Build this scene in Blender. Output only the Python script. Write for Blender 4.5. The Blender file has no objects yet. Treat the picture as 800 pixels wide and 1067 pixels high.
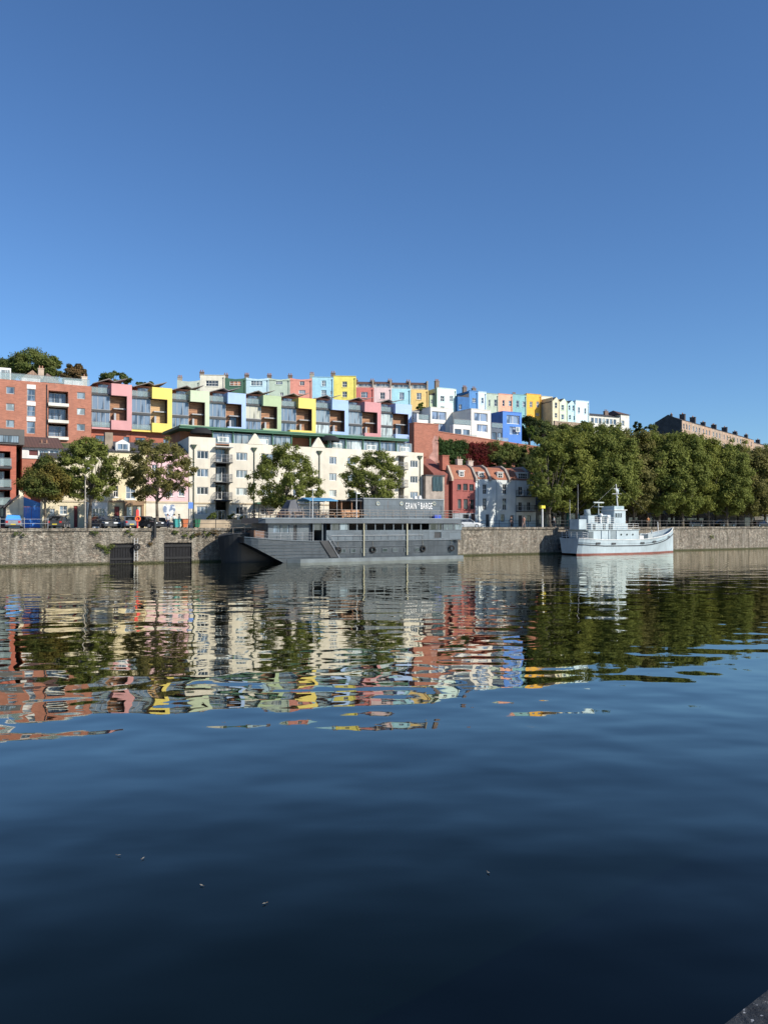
import bpy, bmesh, math, random
import numpy as np
from mathutils import Vector, Matrix
R = math.radians
scene = bpy.context.scene
col = scene.collection
# ---------------------------------------------------------------- camera
FOC = 830.0            # focal length in pixels of an 800 px wide picture
HZ = 546.0             # row of the horizon
CAMZ = 4.5
cd = bpy.data.cameras.new('camera'); cam = bpy.data.objects.new('camera', cd); col.objects.link(cam)
cam.location = (0, 0, CAMZ)
cam.rotation_euler = (R(90) + math.atan((HZ - 533.5) / FOC), 0, 0)
cd.sensor_fit = 'HORIZONTAL'; cd.sensor_width = 36; cd.lens = 36 * FOC / 800
cd.clip_start = 0.1; cd.clip_end = 6000
scene.camera = cam
# ---------------------------------------------------------------- light
U = Vector((0.8710, 0.4913, 0)); N = Vector((-0.4913, 0.8710, 0))   # along the quay, inland
SUN_EL = 32.0
h = (-N * math.cos(R(30)) + U * math.sin(R(30)))
sun_dir = Vector((h.x * math.cos(R(SUN_EL)), h.y * math.cos(R(SUN_EL)), math.sin(R(SUN_EL))))
w = bpy.data.worlds.new('World'); scene.world = w; w.use_nodes = True
nt = w.node_tree; bg = nt.nodes['Background']
sky = nt.nodes.new('ShaderNodeTexSky'); sky.sky_type = 'NISHITA'; sky.sun_disc = False
sky.sun_elevation = R(SUN_EL)
sky.sun_rotation = math.atan2(sun_dir.x, sun_dir.y)
sky.altitude = 0; sky.air_density = 1.0; sky.dust_density = 0.1; sky.ozone_density = 4.0
tint = nt.nodes.new('ShaderNodeMix'); tint.data_type = 'RGBA'; tint.blend_type = 'MULTIPLY'; tint.inputs[0].default_value = 1
tint.inputs[7].default_value = (.61, .80, .99, 1)
nt.links.new(sky.outputs[0], tint.inputs[6]); nt.links.new(tint.outputs[2], bg.inputs[0]); bg.inputs[1].default_value = 0.10
sd = bpy.data.lights.new('sun', 'SUN'); sd.energy = 4.2; sd.angle = R(0.5); sd.color = (1.0, 0.93, 0.82)
so = bpy.data.objects.new('sun', sd); col.objects.link(so)
so.rotation_euler = sun_dir.to_track_quat('Z', 'Y').to_euler()
scene.view_settings.view_transform = 'Standard'; scene.view_settings.look = 'None'
scene.view_settings.gamma = 1; scene.view_settings.use_curve_mapping = False
scene.view_settings.exposure = 0.48
# ---------------------------------------------------------------- materials
MATS = {}
def _new(name):
    m = bpy.data.materials.new(name); m.use_nodes = True
    return m, m.node_tree, m.node_tree.nodes['Principled BSDF']
def mixc(nt, fac, a, b, mode='MIX'):
    n = nt.nodes.new('ShaderNodeMix'); n.data_type = 'RGBA'; n.blend_type = mode
    for sock, v in ((n.inputs[0], fac), (n.inputs[6], a), (n.inputs[7], b)):
        if isinstance(v, (int, float)): sock.default_value = v
        elif isinstance(v, tuple): sock.default_value = (*v[:3], 1)
        else: nt.links.new(v, sock)
    return n.outputs[2]
def noise(nt, vec, scale, detail=4, rough=.55, map_=None):
    if map_:
        mp = nt.nodes.new('ShaderNodeMapping'); mp.inputs['Scale'].default_value = map_
        nt.links.new(vec, mp.inputs[0]); vec = mp.outputs[0]
    n = nt.nodes.new('ShaderNodeTexNoise'); n.inputs['Scale'].default_value = scale
    n.inputs['Detail'].default_value = detail; n.inputs['Roughness'].default_value = rough
    nt.links.new(vec, n.inputs['Vector']); return n.outputs['Fac']
def ramp(nt, fac, a, b, va=0.0, vb=1.0):
    n = nt.nodes.new('ShaderNodeMapRange')
    n.inputs[1].default_value = a; n.inputs[2].default_value = b
    n.inputs[3].default_value = va; n.inputs[4].default_value = vb
    nt.links.new(fac, n.inputs[0]); return n.outputs[0]
def coords(nt, world=False):
    if world:
        g = nt.nodes.new('ShaderNodeNewGeometry'); return g.outputs['Position']
    return nt.nodes.new('ShaderNodeTexCoord').outputs['Object']
def paint(c, rough=.75, var=.16, streak=.18, scale=.7, metal=0.0, key=None, spec=.4):
    k = key or ('paint', tuple(round(x, 3) for x in c), rough, var, streak, scale, metal)
    if k in MATS: return MATS[k]
    m, nt, b = _new('paint')
    v = coords(nt)
    dark = tuple(x * (1 - var) * .95 for x in c)
    c1 = mixc(nt, ramp(nt, noise(nt, v, scale, 5), .35, .65), dark, tuple(min(1, x * (1 + var * .35)) for x in c))
    if streak:
        s = ramp(nt, noise(nt, v, 1.0, 4, .6, (2.2, 2.2, .16)), .5, .75, 0, streak)
        c1 = mixc(nt, s, c1, tuple(x * .45 + .02 for x in c))
    nt.links.new(c1, b.inputs['Base Color']); b.inputs['Roughness'].default_value = rough
    b.inputs['Metallic'].default_value = metal
    MATS[k] = m; return m
def plated(c, rough=.5):
    m, nt, b = _new('riveted_plate'); v = coords(nt)
    sp = nt.nodes.new('ShaderNodeSeparateXYZ'); nt.links.new(v, sp.inputs[0]); cb = nt.nodes.new('ShaderNodeCombineXYZ'); nt.links.new(sp.outputs[0], cb.inputs[0]); nt.links.new(sp.outputs[2], cb.inputs[1])
    br = nt.nodes.new('ShaderNodeTexBrick'); br.inputs['Scale'].default_value = 1; br.inputs['Brick Width'].default_value = 2.3; br.inputs['Row Height'].default_value = .85; br.inputs['Mortar Size'].default_value = .025; br.inputs['Mortar Smooth'].default_value = .3
    br.inputs['Color1'].default_value = (*[x * 1.18 for x in c], 1); br.inputs['Color2'].default_value = (*[x * .86 for x in c], 1); br.inputs['Mortar'].default_value = (*[x * .45 for x in c], 1)
    nt.links.new(cb.outputs[0], br.inputs[0])
    c1 = mixc(nt, ramp(nt, noise(nt, v, .9, 7, .7), .45, .66, 0, .55), br.outputs[0], tuple(min(1, x * 1.5 + .015) for x in c))
    c1 = mixc(nt, ramp(nt, noise(nt, v, 1.0, 5, .65, (2.4, 2.4, .16)), .54, .7, 0, .6), c1, tuple(x * .5 for x in c))
    c1 = mixc(nt, ramp(nt, noise(nt, v, 1.0, 5, .7, (1.1, 1.1, .25)), .63, .72, 0, .6), c1, (.11, .06, .035))
    nt.links.new(c1, b.inputs['Base Color']); b.inputs['Roughness'].default_value = rough; return m
def brick(c, scale=1.0, var=.25, key=None):
    k = ('brick', c, scale)
    if k in MATS: return MATS[k]
    m, nt, b = _new('brickwork')
    v = coords(nt)
    sp = nt.nodes.new('ShaderNodeSeparateXYZ'); nt.links.new(v, sp.inputs[0])
    ad = nt.nodes.new('ShaderNodeMath'); ad.operation = 'ADD'
    nt.links.new(sp.outputs[0], ad.inputs[0]); nt.links.new(sp.outputs[1], ad.inputs[1])
    cb = nt.nodes.new('ShaderNodeCombineXYZ'); nt.links.new(ad.outputs[0], cb.inputs[0]); nt.links.new(sp.outputs[2], cb.inputs[1])
    br = nt.nodes.new('ShaderNodeTexBrick'); br.inputs['Scale'].default_value = 1.0
    br.inputs['Brick Width'].default_value = .45 * scale; br.inputs['Row Height'].default_value = .15 * scale
    br.inputs['Mortar Size'].default_value = .012 * scale; br.inputs['Mortar Smooth'].default_value = .3
    br.inputs['Color1'].default_value = (*[x * 1.12 for x in c], 1)
    br.inputs['Color2'].default_value = (*[x * .82 for x in c], 1)
    br.inputs['Mortar'].default_value = (*[x * .75 + .08 for x in c], 1)
    nt.links.new(cb.outputs[0], br.inputs[0])
    c1 = mixc(nt, ramp(nt, noise(nt, v, .5, 6, .65), .4, .68, 0, .55), br.outputs[0], tuple(x * .68 for x in c))
    s = ramp(nt, noise(nt, v, 1.0, 4, .6, (1.6, 1.6, .14)), .52, .75, 0, .3)
    c1 = mixc(nt, s, c1, tuple(x * .45 + .06 for x in c))
    nt.links.new(c1, b.inputs['Base Color']); b.inputs['Roughness'].default_value = .9
    MATS[k] = m; return m
def glass(c, rough=.06):
    k = ('glass', c)
    if k in MATS: return MATS[k]
    m, nt, b = _new('window_glass')
    v = coords(nt)
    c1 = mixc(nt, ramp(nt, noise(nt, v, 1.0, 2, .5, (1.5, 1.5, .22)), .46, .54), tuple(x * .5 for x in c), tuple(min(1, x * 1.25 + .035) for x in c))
    nt.links.new(c1, b.inputs['Base Color']); b.inputs['Roughness'].default_value = rough
    b.inputs['IOR'].default_value = 1.75
    MATS[k] = m; return m
def tiles(c):
    k = ('tiles', c)
    if k in MATS: return MATS[k]
    m, nt, b = _new('roof_tiles')
    v = coords(nt)
    wv = nt.nodes.new('ShaderNodeTexWave'); wv.bands_direction = 'X'; wv.inputs['Scale'].default_value = .8
    wv.inputs['Distortion'].default_value = .6
    nt.links.new(v, wv.inputs[0])
    c1 = mixc(nt, wv.outputs['Fac'], tuple(x * .75 for x in c), tuple(x * 1.1 for x in c))
    c1 = mixc(nt, ramp(nt, noise(nt, v, 1.3, 5), .42, .68, 0, .6), c1, tuple(x * .5 + .02 for x in c))
    nt.links.new(c1, b.inputs['Base Color']); b.inputs['Roughness'].default_value = .85
    MATS[k] = m; return m
def foliage(c, c2, key):
    if key in MATS: return MATS[key]
    m, nt, b = _new('leaves_' + key)
    v = coords(nt, True)
    f = noise(nt, v, .45, 3); f2 = noise(nt, v, 3.1, 2)
    c1 = mixc(nt, ramp(nt, f, .35, .65), c, c2)
    c1 = mixc(nt, ramp(nt, f2, .35, .7, 0, .6), c1, tuple(x * .5 for x in c))
    nt.links.new(c1, b.inputs['Base Color']); b.inputs['Roughness'].default_value = .85; b.inputs['Specular IOR Level'].default_value = .2
    tr = nt.nodes.new('ShaderNodeBsdfTranslucent')
    tc = mixc(nt, .4, c1, (.22, .26, .04)); nt.links.new(tc, tr.inputs[0])
    mx = nt.nodes.new('ShaderNodeMixShader'); mx.inputs[0].default_value = .35
    nt.links.new(b.outputs[0], mx.inputs[1]); nt.links.new(tr.outputs[0], mx.inputs[2])
    nt.links.new(mx.outputs[0], nt.nodes['Material Output'].inputs[0])
    MATS[key] = m; return m
def wood(c, c2):
    k = ('wood', c)
    if k in MATS: return MATS[k]
    m, nt, b = _new('timber_boards')
    v = coords(nt)
    wv = nt.nodes.new('ShaderNodeTexWave'); wv.bands_direction = 'Z'; wv.inputs['Scale'].default_value = 1.1
    wv.inputs['Distortion'].default_value = 1.2; wv.inputs['Detail'].default_value = 2
    nt.links.new(v, wv.inputs[0])
    f = noise(nt, v, 1.0, 4, .6, (.6, .6, 3.5))
    c1 = mixc(nt, ramp(nt, f, .35, .65), c, c2)
    c1 = mixc(nt, ramp(nt, wv.outputs['Fac'], .7, 1, 0, .7), c1, tuple(x * .3 for x in c))
    nt.links.new(c1, b.inputs['Base Color']); b.inputs['Roughness'].default_value = .7
    MATS[k] = m; return m
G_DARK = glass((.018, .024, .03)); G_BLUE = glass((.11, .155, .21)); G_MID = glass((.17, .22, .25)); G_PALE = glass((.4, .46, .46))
WHITE = paint((.74, .74, .71)); DKGREY = paint((.045, .05, .055), .6); GREY = paint((.36, .37, .38), .6)
SLATE = tiles((.07, .065, .07)); BROWNROOF = tiles((.12, .06, .045)); ORANGEROOF = tiles((.36, .14, .08))
IRON = paint((.03, .032, .035), .5); GALV = paint((.32, .33, .34), .5, metal=.4)
# ---------------------------------------------------------------- mesh builder
class MB:
    def __init__(s): s.v = []; s.f = []
    def add(s, vs, fs):
        o = len(s.v); s.v += [tuple(p) for p in vs]; s.f += [tuple(i + o for i in f) for f in fs]; return s
    def box(s, x0, x1, y0, y1, z0, z1):
        return s.add([(x, y, z) for z in (z0, z1) for y in (y0, y1) for x in (x0, x1)],
                     [(0, 2, 3, 1), (4, 5, 7, 6), (0, 1, 5, 4), (2, 6, 7, 3), (0, 4, 6, 2), (1, 3, 7, 5)])
    def quad(s, a, b, c, d): return s.add([a, b, c, d], [(0, 1, 2, 3)])
    def prism_y(s, pts, y0, y1):          # polygon in x,z pushed along y
        n = len(pts)
        return s.add([(x, y0, z) for x, z in pts] + [(x, y1, z) for x, z in pts],
                     [tuple(range(n))] + [tuple(range(2 * n - 1, n - 1, -1))] + [(i, (i + 1) % n, n + (i + 1) % n, n + i) for i in range(n)])
    def prism_x(s, pts, x0, x1):          # polygon in y,z pushed along x
        n = len(pts)
        return s.add([(x0, y, z) for y, z in pts] + [(x1, y, z) for y, z in pts],
                     [tuple(range(n))] + [tuple(range(2 * n - 1, n - 1, -1))] + [(i, (i + 1) % n, n + (i + 1) % n, n + i) for i in range(n)])
    def prism_z(s, pts, z0, z1):
        n = len(pts)
        return s.add([(x, y, z0) for x, y in pts] + [(x, y, z1) for x, y in pts],
                     [tuple(range(n))] + [tuple(range(2 * n - 1, n - 1, -1))] + [(i, (i + 1) % n, n + (i + 1) % n, n + i) for i in range(n)])
    def cyl(s, a, b, r0, r1=None, n=8, cap=True):
        r1 = r0 if r1 is None else r1
        a = Vector(a); b = Vector(b); d = (b - a).normalized()
        t = Vector((0, 0, 1)) if abs(d.z) < .9 else Vector((1, 0, 0))
        e = d.cross(t).normalized(); g = d.cross(e)
        vs = []
        for c, r in ((a, r0), (b, r1)):
            for i in range(n):
                q = 2 * math.pi * i / n
                vs.append(c + e * math.cos(q) * r + g * math.sin(q) * r)
        fs = [(i, (i + 1) % n, n + (i + 1) % n, n + i) for i in range(n)]
        if cap: fs += [tuple(range(n)), tuple(range(2 * n - 1, n - 1, -1))]
        return s.add(vs, fs)
    def tube(s, pts, r, n=6):
        for a, b in zip(pts[:-1], pts[1:]): s.cyl(a, b, r, r, n)
        return s
    def grid(s, rows):                    # loft through equal rows of points
        m = len(rows[0])
        return s.add([p for r in rows for p in r],
                     [(i * m + j, i * m + j + 1, (i + 1) * m + j + 1, (i + 1) * m + j) for i in range(len(rows) - 1) for j in range(m - 1)])
    def ball(s, c, rx, ry, rz, n=8, m=6):
        rows = []
        for i in range(m + 1):
            t = math.pi * i / m
            rows.append([(c[0] + rx * math.sin(t) * math.cos(2 * math.pi * j / n), c[1] + ry * math.sin(t) * math.sin(2 * math.pi * j / n), c[2] + rz * math.cos(t)) for j in range(n + 1)])
        return s.grid(rows)
    def ring(s, c, Rr, r, n=16, k=6, axis='y'):
        rows = []
        for i in range(n + 1):
            a = 2 * math.pi * i / n; row = []
            for j in range(k + 1):
                b = 2 * math.pi * j / k; q = Rr + r * math.cos(b); o = r * math.sin(b)
                row.append((c[0] + q * math.cos(a), c[1] + o, c[2] + q * math.sin(a)) if axis == 'y' else (c[0] + o, c[1] + q * math.cos(a), c[2] + q * math.sin(a)))
            rows.append(row)
        return s.grid(rows)
    def build(s, name, mat, parent=None, smooth=False, bevel=0):
        me = bpy.data.meshes.new(name); me.from_pydata(s.v, [], s.f); me.materials.append(mat)
        if len(s.f) < 20000:
            b = bmesh.new(); b.from_mesh(me)
            if smooth or bevel: bmesh.ops.remove_doubles(b, verts=b.verts, dist=1e-4)
            if bevel: bmesh.ops.bevel(b, geom=[e for e in b.edges if len(e.link_faces) == 2 and e.calc_face_angle(0) > .6], offset=bevel, segments=2, affect='EDGES', clamp_overlap=True)
            bmesh.ops.recalc_face_normals(b, faces=b.faces); b.to_mesh(me); b.free()
        if smooth:
            me.polygons.foreach_set('use_smooth', [True] * len(me.polygons))
        o = bpy.data.objects.new(name, me); col.objects.link(o)
        if parent: o.parent = parent
        return o
def tag(o, label=None, cat=None, group=None, kind=None):
    if label: o['label'] = label
    if cat: o['category'] = cat
    if group: o['group'] = group
    if kind: o['kind'] = kind
    return o
def empty(name, loc, rz=0, label=None, cat=None, group=None):
    o = bpy.data.objects.new(name, None); col.objects.link(o); o.empty_display_size = .5
    o.location = loc; o.rotation_euler = (0, 0, rz); tag(o, label, cat, group); return o
def copy_tree(o, parent=None):
    c = o.copy(); col.objects.link(c); c.parent = parent
    for ch in list(o.children): copy_tree(ch, c)
    return c
# ---------------------------------------------------------------- lines that rows of buildings stand on
class Line:
    def __init__(s, o, u):
        s.o = Vector(o); s.u = Vector(u).normalized(); s.n = Vector((-s.u.y, s.u.x, 0)); s.ang = math.atan2(s.u.y, s.u.x)
    def s_of(s, px, d=0):
        k = (px - 400) / FOC                     # x = k*y on the sight line
        P = s.o + s.n * d
        return (k * P.y - P.x) / (s.u.x - k * s.u.y)
    def pt(s, t, d=0, z=0):
        p = s.o + s.u * t + s.n * d; return Vector((p.x, p.y, z))
    def z_of(s, px, py, d=0):
        return CAMZ + (HZ - py) * s.pt(s.s_of(px, d), d).y / FOC
def line2(pa, ya, pb, yb):
    a = Vector(((pa - 400) / FOC * ya, ya, 0)); b = Vector(((pb - 400) / FOC * yb, yb, 0)); return Line(a, b - a)
Q = Line((-40.4, 83.9, 0), U)
T1 = line2(200, 180, 440, 186)
T2 = line2(460, 190, 614, 211)
BR = line2(711, 260, 800, 330)
class Site:
    """a plot on a line: local x along the facade, y into the building, z up"""
    def __init__(s, name, label, cat, px0, px1, line, d, zb, group=None):
        s.line = line; s.d = d; s.s0 = line.s_of(px0, d); s.W = line.s_of(px1, d) - s.s0; s.zb = zb
        s.root = empty(name, line.pt(s.s0, d, zb), line.ang, label, cat, group)
    def x(s, px, dy=0): return s.line.s_of(px, s.d + dy) - s.s0
    def z(s, px, py, dy=0): return s.line.z_of(px, py, s.d + dy) - s.zb
# ---------------------------------------------------------------- building pieces
def facade(mb, x0, x1, z0, z1, holes, y=0.0, rev=.2, depth=None):
    xs = sorted({x0, x1, *[a for h in holes for a in h[:2]]}); zs = sorted({z0, z1, *[a for h in holes for a in h[2:4]]})
    for a, b in zip(xs[:-1], xs[1:]):
        for c, d in zip(zs[:-1], zs[1:]):
            mx, mz = (a + b) / 2, (c + d) / 2
            if any(h[0] < mx < h[1] and h[2] < mz < h[3] for h in holes): continue
            mb.quad((a, y, c), (b, y, c), (b, y, d), (a, y, d))
    for h in holes:
        a, b, c, d = h[:4]; r = y + rev
        mb.quad((a, y, c), (a, r, c), (a, r, d), (a, y, d)); mb.quad((b, y, c), (b, r, c), (b, r, d), (b, y, d))
        mb.quad((a, y, c), (b, y, c), (b, r, c), (a, r, c)); mb.quad((a, y, d), (b, y, d), (b, r, d), (a, r, d))
    if depth:
        mb.quad((x0, y, z0), (x0, depth, z0), (x0, depth, z1), (x0, y, z1)); mb.quad((x1, y, z0), (x1, depth, z0), (x1, depth, z1), (x1, y, z1))
        mb.quad((x0, depth, z0), (x1, depth, z0), (x1, depth, z1), (x0, depth, z1)); mb.quad((x0, y, z1), (x1, y, z1), (x1, depth, z1), (x0, depth, z1))
rng = random.Random(7)
def window(root, x0, x1, z0, z1, y=.1, fm=None, gm=None, nv=1, nh=1, t=.07, name='window', sill=None):
    fm = fm or WHITE; gm = gm or rng.choice([G_DARK, G_BLUE, G_BLUE, G_MID])
    m = MB()
    m.box(x0, x1, y, y + .08, z0, z0 + t); m.box(x0, x1, y, y + .08, z1 - t, z1)
    m.box(x0, x0 + t, y, y + .08, z0 + t, z1 - t); m.box(x1 - t, x1, y, y + .08, z0 + t, z1 - t)
    for i in range(1, nv + 1):
        if nv: c = x0 + (x1 - x0) * i / (nv + 1); m.box(c - t * .4, c + t * .4, y + .01, y + .07, z0 + t, z1 - t)
    for i in range(1, nh + 1):
        c = z0 + (z1 - z0) * i / (nh + 1); m.box(x0 + t, x1 - t, y + .02, y + .065, c - t * .4, c + t * .4)
    f = m.build(name, fm, root)
    p = MB(); p.box(x0 + t * .9, x1 - t * .9, y + .03, y + .055, z0 + t * .9, z1 - t * .9); p.build('pane', gm, f)
    if sill:
        q = MB(); q.box(x0 - .08, x1 + .08, -.09, y, z0 - .12, z0 - .003); q.build('sill', sill, f)
    return f
def door(root, x0, x1, z0, z1, y=.12, m=None, knob=True):
    d = MB(); d.box(x0, x1, y, y + .06, z0, z1)
    w_ = x1 - x0
    for i in (0, 1):
        for a, b in ((.1, .42), (.5, .92)):
            d.box(x0 + w_ * (.12 + .42 * i), x0 + w_ * (.46 + .42 * i), y - .02, y, z0 + (z1 - z0) * a, z0 + (z1 - z0) * b)
    o = d.build('door', m or DKGREY, root)
    if knob: k = MB(); k.ball((x1 - .12, y - .04, z0 + 1.05), .035, .035, .035); k.build('handle', GALV, o)
    return o
def pot_chimney(root, x, y, z, w=.9, dp=.6, hh=1.3, m=None, pots=2):
    c = MB(); c.box(x - w / 2, x + w / 2, y - dp / 2, y + dp / 2, z, z + hh); c.box(x - w / 2 - .07, x + w / 2 + .07, y - dp / 2 - .07, y + dp / 2 + .07, z + hh, z + hh + .14)
    o = c.build('chimney', m or brick((.2, .14, .11)), root)
    for i in range(pots):
        q = MB(); cx = x - w / 2 + w * (i + .5) / pots
        q.cyl((cx, y, z + hh + .14), (cx, y, z + hh + .62), .13, .1, 8); q.build('chimney_pot', paint((.32, .16, .1)), o)
def railing(root, pts, h_=1.05, gap=1.4, m=None, rails=3, infill=False, r=.03):
    mb = MB(); m = m or IRON
    for a, b in zip(pts[:-1], pts[1:]):
        a = Vector(a); b = Vector(b); L = (b - a).length; n = max(1, round(L / gap))
        for k in range(rails):
            zz = Vector((0, 0, h_ * (1 - k / rails))); mb.cyl(a + zz, b + zz, r * .8, None, 5)
        for i in range(n + 1):
            p = a.lerp(b, i / n); mb.cyl(p, p + Vector((0, 0, h_)), r, None, 5)
        if infill:
            q = max(2, int(L / .14))
            for i in range(q): p = a.lerp(b, i / q); mb.cyl(p + Vector((0, 0, .08)), p + Vector((0, 0, h_)), .012, None, 4)
    return mb.build('railing', m, root)
def glass_rail(root, pts, h_=1.0, mm=None):
    f = MB(); g = MB()
    for a, b in zip(pts[:-1], pts[1:]):
        a = Vector(a); b = Vector(b); L = (b - a).length; n = max(1, round(L / 1.3))
        f.cyl(a + Vector((0, 0, h_)), b + Vector((0, 0, h_)), .03, None, 5)
        for i in range(n + 1): p = a.lerp(b, i / n); f.cyl(p, p + Vector((0, 0, h_)), .025, None, 5)
        d = (b - a).normalized(); nn = Vector((-d.y, d.x, 0)) * .01
        g.add([a - nn + Vector((0, 0, .08)), b - nn + Vector((0, 0, .08)), b - nn + Vector((0, 0, h_ - .06)), a - nn + Vector((0, 0, h_ - .06)),
               a + nn + Vector((0, 0, .08)), b + nn + Vector((0, 0, .08)), b + nn + Vector((0, 0, h_ - .06)), a + nn + Vector((0, 0, h_ - .06))],
              [(0, 1, 2, 3), (4, 7, 6, 5), (0, 4, 5, 1), (3, 2, 6, 7), (0, 3, 7, 4), (1, 5, 6, 2)])
    o = f.build('railing', GALV, root); g.build('glass_panel', CLEAR, o); return o
def _clear():
    m, nt, b = _new('clear_glass'); b.inputs['Base Color'].default_value = (.35, .45, .45, 1); b.inputs['Roughness'].default_value = .08
    t = nt.nodes.new('ShaderNodeBsdfTransparent'); x = nt.nodes.new('ShaderNodeMixShader'); x.inputs[0].default_value = .4
    nt.links.new(t.outputs[0], x.inputs[1]); nt.links.new(b.outputs[0], x.inputs[2]); nt.links.new(x.outputs[0], nt.nodes['Material Output'].inputs[0]); return m
CLEAR = _clear()
# ================================================================ SETTING
def hill_z(s, d):
    prof = [(-5, 4), (30, 4.0), (36.5, 5), (40, 17.2), (52, 17.4), (58, 24), (64, 27), (72, 28.5), (120, 33), (200, 36), (400, 34), (2500, 20)]
    z = prof[-1][1]
    for (a, za), (b, zb) in zip(prof[:-1], prof[1:]):
        if d <= b:
            z = za + (zb - za) * max(0, d - a) / (b - a); break
    # the hill sinks slowly to the right
    f = min(1, max(0, (s - 60) / 160)); f = f * f * (3 - 2 * f)
    if d > 30: z = 4 + (z - 4) * (1 - .3 * f)
    return z
m, nt, b = _new('hillside_scrub'); v = coords(nt, True)
c1 = mixc(nt, ramp(nt, noise(nt, v, .12, 6), .4, .6), (.05, .075, .02), (.1, .09, .045))
c1 = mixc(nt, ramp(nt, noise(nt, v, 1.7, 4), .45, .65), c1, (.03, .045, .014))
nt.links.new(c1, b.inputs['Base Color']); b.inputs['Roughness'].default_value = .95
SCRUB = m
mb = MB(); ds = [27, 30, 34, 36.5, 38, 40, 45, 50, 52, 58, 64, 72, 90, 120, 160, 200, 300, 400, 800, 1500, 2500]
ss = [-1800, -900, -500] + list(range(-300, 420, 20)) + [500, 700, 1000, 1800, 2600]
rows = [[Q.pt(s_, d_, hill_z(s_, d_) - .02) for d_ in ds] for s_ in ss]
mb.grid(rows); tag(mb.build('hillside', SCRUB), kind='structure')
# quay surface and road
m, nt, b = _new('quay_paving'); v = coords(nt, True)
c1 = mixc(nt, ramp(nt, noise(nt, v, .6, 6), .35, .65), (.16, .145, .12), (.27, .245, .2))
c1 = mixc(nt, ramp(nt, noise(nt, v, 6, 3), .5, .7, 0, .6), c1, (.11, .1, .085))
nt.links.new(c1, b.inputs['Base Color']); b.inputs['Roughness'].default_value = .9
mb = MB(); mb.add([Q.pt(-600, .82, 4), Q.pt(700, .82, 4), Q.pt(700, 9, 4), Q.pt(-600, 9, 4)], [(0, 1, 2, 3)])
tag(mb.build('quay_pavement', m), kind='structure'); PAVE = m
m, nt, b = _new('asphalt'); v = coords(nt, True)
c1 = mixc(nt, ramp(nt, noise(nt, v, 1.2, 6), .35, .65), (.045, .045, .045), (.075, .072, .07))
nt.links.new(c1, b.inputs['Base Color']); b.inputs['Roughness'].default_value = .9
mb = MB(); mb.add([Q.pt(-600, 9, 3.88), Q.pt(700, 9, 3.88), Q.pt(700, 14, 3.88), Q.pt(-600, 14, 3.88)], [(0, 1, 2, 3)])
mb.add([Q.pt(-600, 9, 3.88), Q.pt(700, 9, 3.88), Q.pt(700, 9, 4), Q.pt(-600, 9, 4)], [(0, 1, 2, 3)])
tag(mb.build('road', m), kind='structure')
mb = MB(); mb.add([Q.pt(-600, 14, 3.88), Q.pt(700, 14, 3.88), Q.pt(700, 14, 4), Q.pt(-600, 14, 4), Q.pt(-600, 27, 4), Q.pt(700, 27, 4)], [(0, 1, 2, 3), (3, 2, 5, 4)])
tag(mb.build('pavement', PAVE), kind='structure')
# water
m, nt, b = _new('harbour_water'); v = coords(nt, True)
def wave(scale, stretch, dist, rot, prev=None, detail=2, mask=None):
    mp = nt.nodes.new('ShaderNodeMapping'); mp.inputs['Scale'].default_value = stretch; mp.inputs['Rotation'].default_value = (0, 0, R(rot))
    nt.links.new(v, mp.inputs[0])
    n = nt.nodes.new('ShaderNodeTexNoise'); n.inputs['Scale'].default_value = scale; n.inputs['Detail'].default_value = detail; n.inputs['Roughness'].default_value = .4
    nt.links.new(mp.outputs[0], n.inputs['Vector'])
    bp = nt.nodes.new('ShaderNodeBump'); bp.inputs['Strength'].default_value = 1; bp.inputs['Distance'].default_value = dist
    hgt = n.outputs['Fac']
    if mask is not None:
        mm = nt.nodes.new('ShaderNodeMath'); mm.operation = 'MULTIPLY'; nt.links.new(hgt, mm.inputs[0]); nt.links.new(mask, mm.inputs[1]); hgt = mm.outputs[0]
    nt.links.new(hgt, bp.inputs['Height'])
    if prev: nt.links.new(prev, bp.inputs['Normal'])
    return bp.outputs['Normal']
msk = ramp(nt, noise(nt, v, .05, 2, .5, (.6, 1.6, 1)), .3, .7, .45, 1.25)
n1 = wave(.28, (.5, 1.5, 1), .038, 6, None, 0)
n2 = wave(.8, (.9, 1.1, 1), .027, -9, n1, .6, msk)
n3 = wave(3.0, (.5, 1.2, 1), .0007, 14, n2, 1, msk)
nt.nodes.remove(b)
df = nt.nodes.new('ShaderNodeBsdfDiffuse'); df.inputs[0].default_value = (.0006, .002, .0014, 1)
gl = nt.nodes.new('ShaderNodeBsdfGlossy'); gl.inputs['Roughness'].default_value = .015; gl.inputs['Color'].default_value = (1, .98, .88, 1); nt.links.new(n3, gl.inputs['Normal'])
fr = nt.nodes.new('ShaderNodeFresnel'); fr.inputs['IOR'].default_value = 1.333; nt.links.new(n3, fr.inputs['Normal'])
cr = nt.nodes.new('ShaderNodeValToRGB'); el = cr.color_ramp.elements
el[0].position = 0; el[0].color = (0, 0, 0, 1); el[1].position = 1; el[1].color = (1, 1, 1, 1)
for p_, v_ in ((.07, .075), (.105, .13), (.17, .30), (.35, .60)): q_ = el.new(p_); q_.color = (v_, v_, v_, 1)
nt.links.new(fr.outputs[0], cr.inputs[0]); mx = nt.nodes.new('ShaderNodeMixShader'); nt.links.new(cr.outputs[0], mx.inputs[0]); nt.links.new(df.outputs[0], mx.inputs[1]); nt.links.new(gl.outputs[0], mx.inputs[2])
nt.links.new(mx.outputs[0], nt.nodes['Material Output'].inputs[0])
mb = MB(); mb.quad((-900, -300, 0), (1200, -300, 0), (1200, 1100, 0), (-900, 1100, 0))
tag(mb.build('harbour_water', m), kind='structure')
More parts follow.
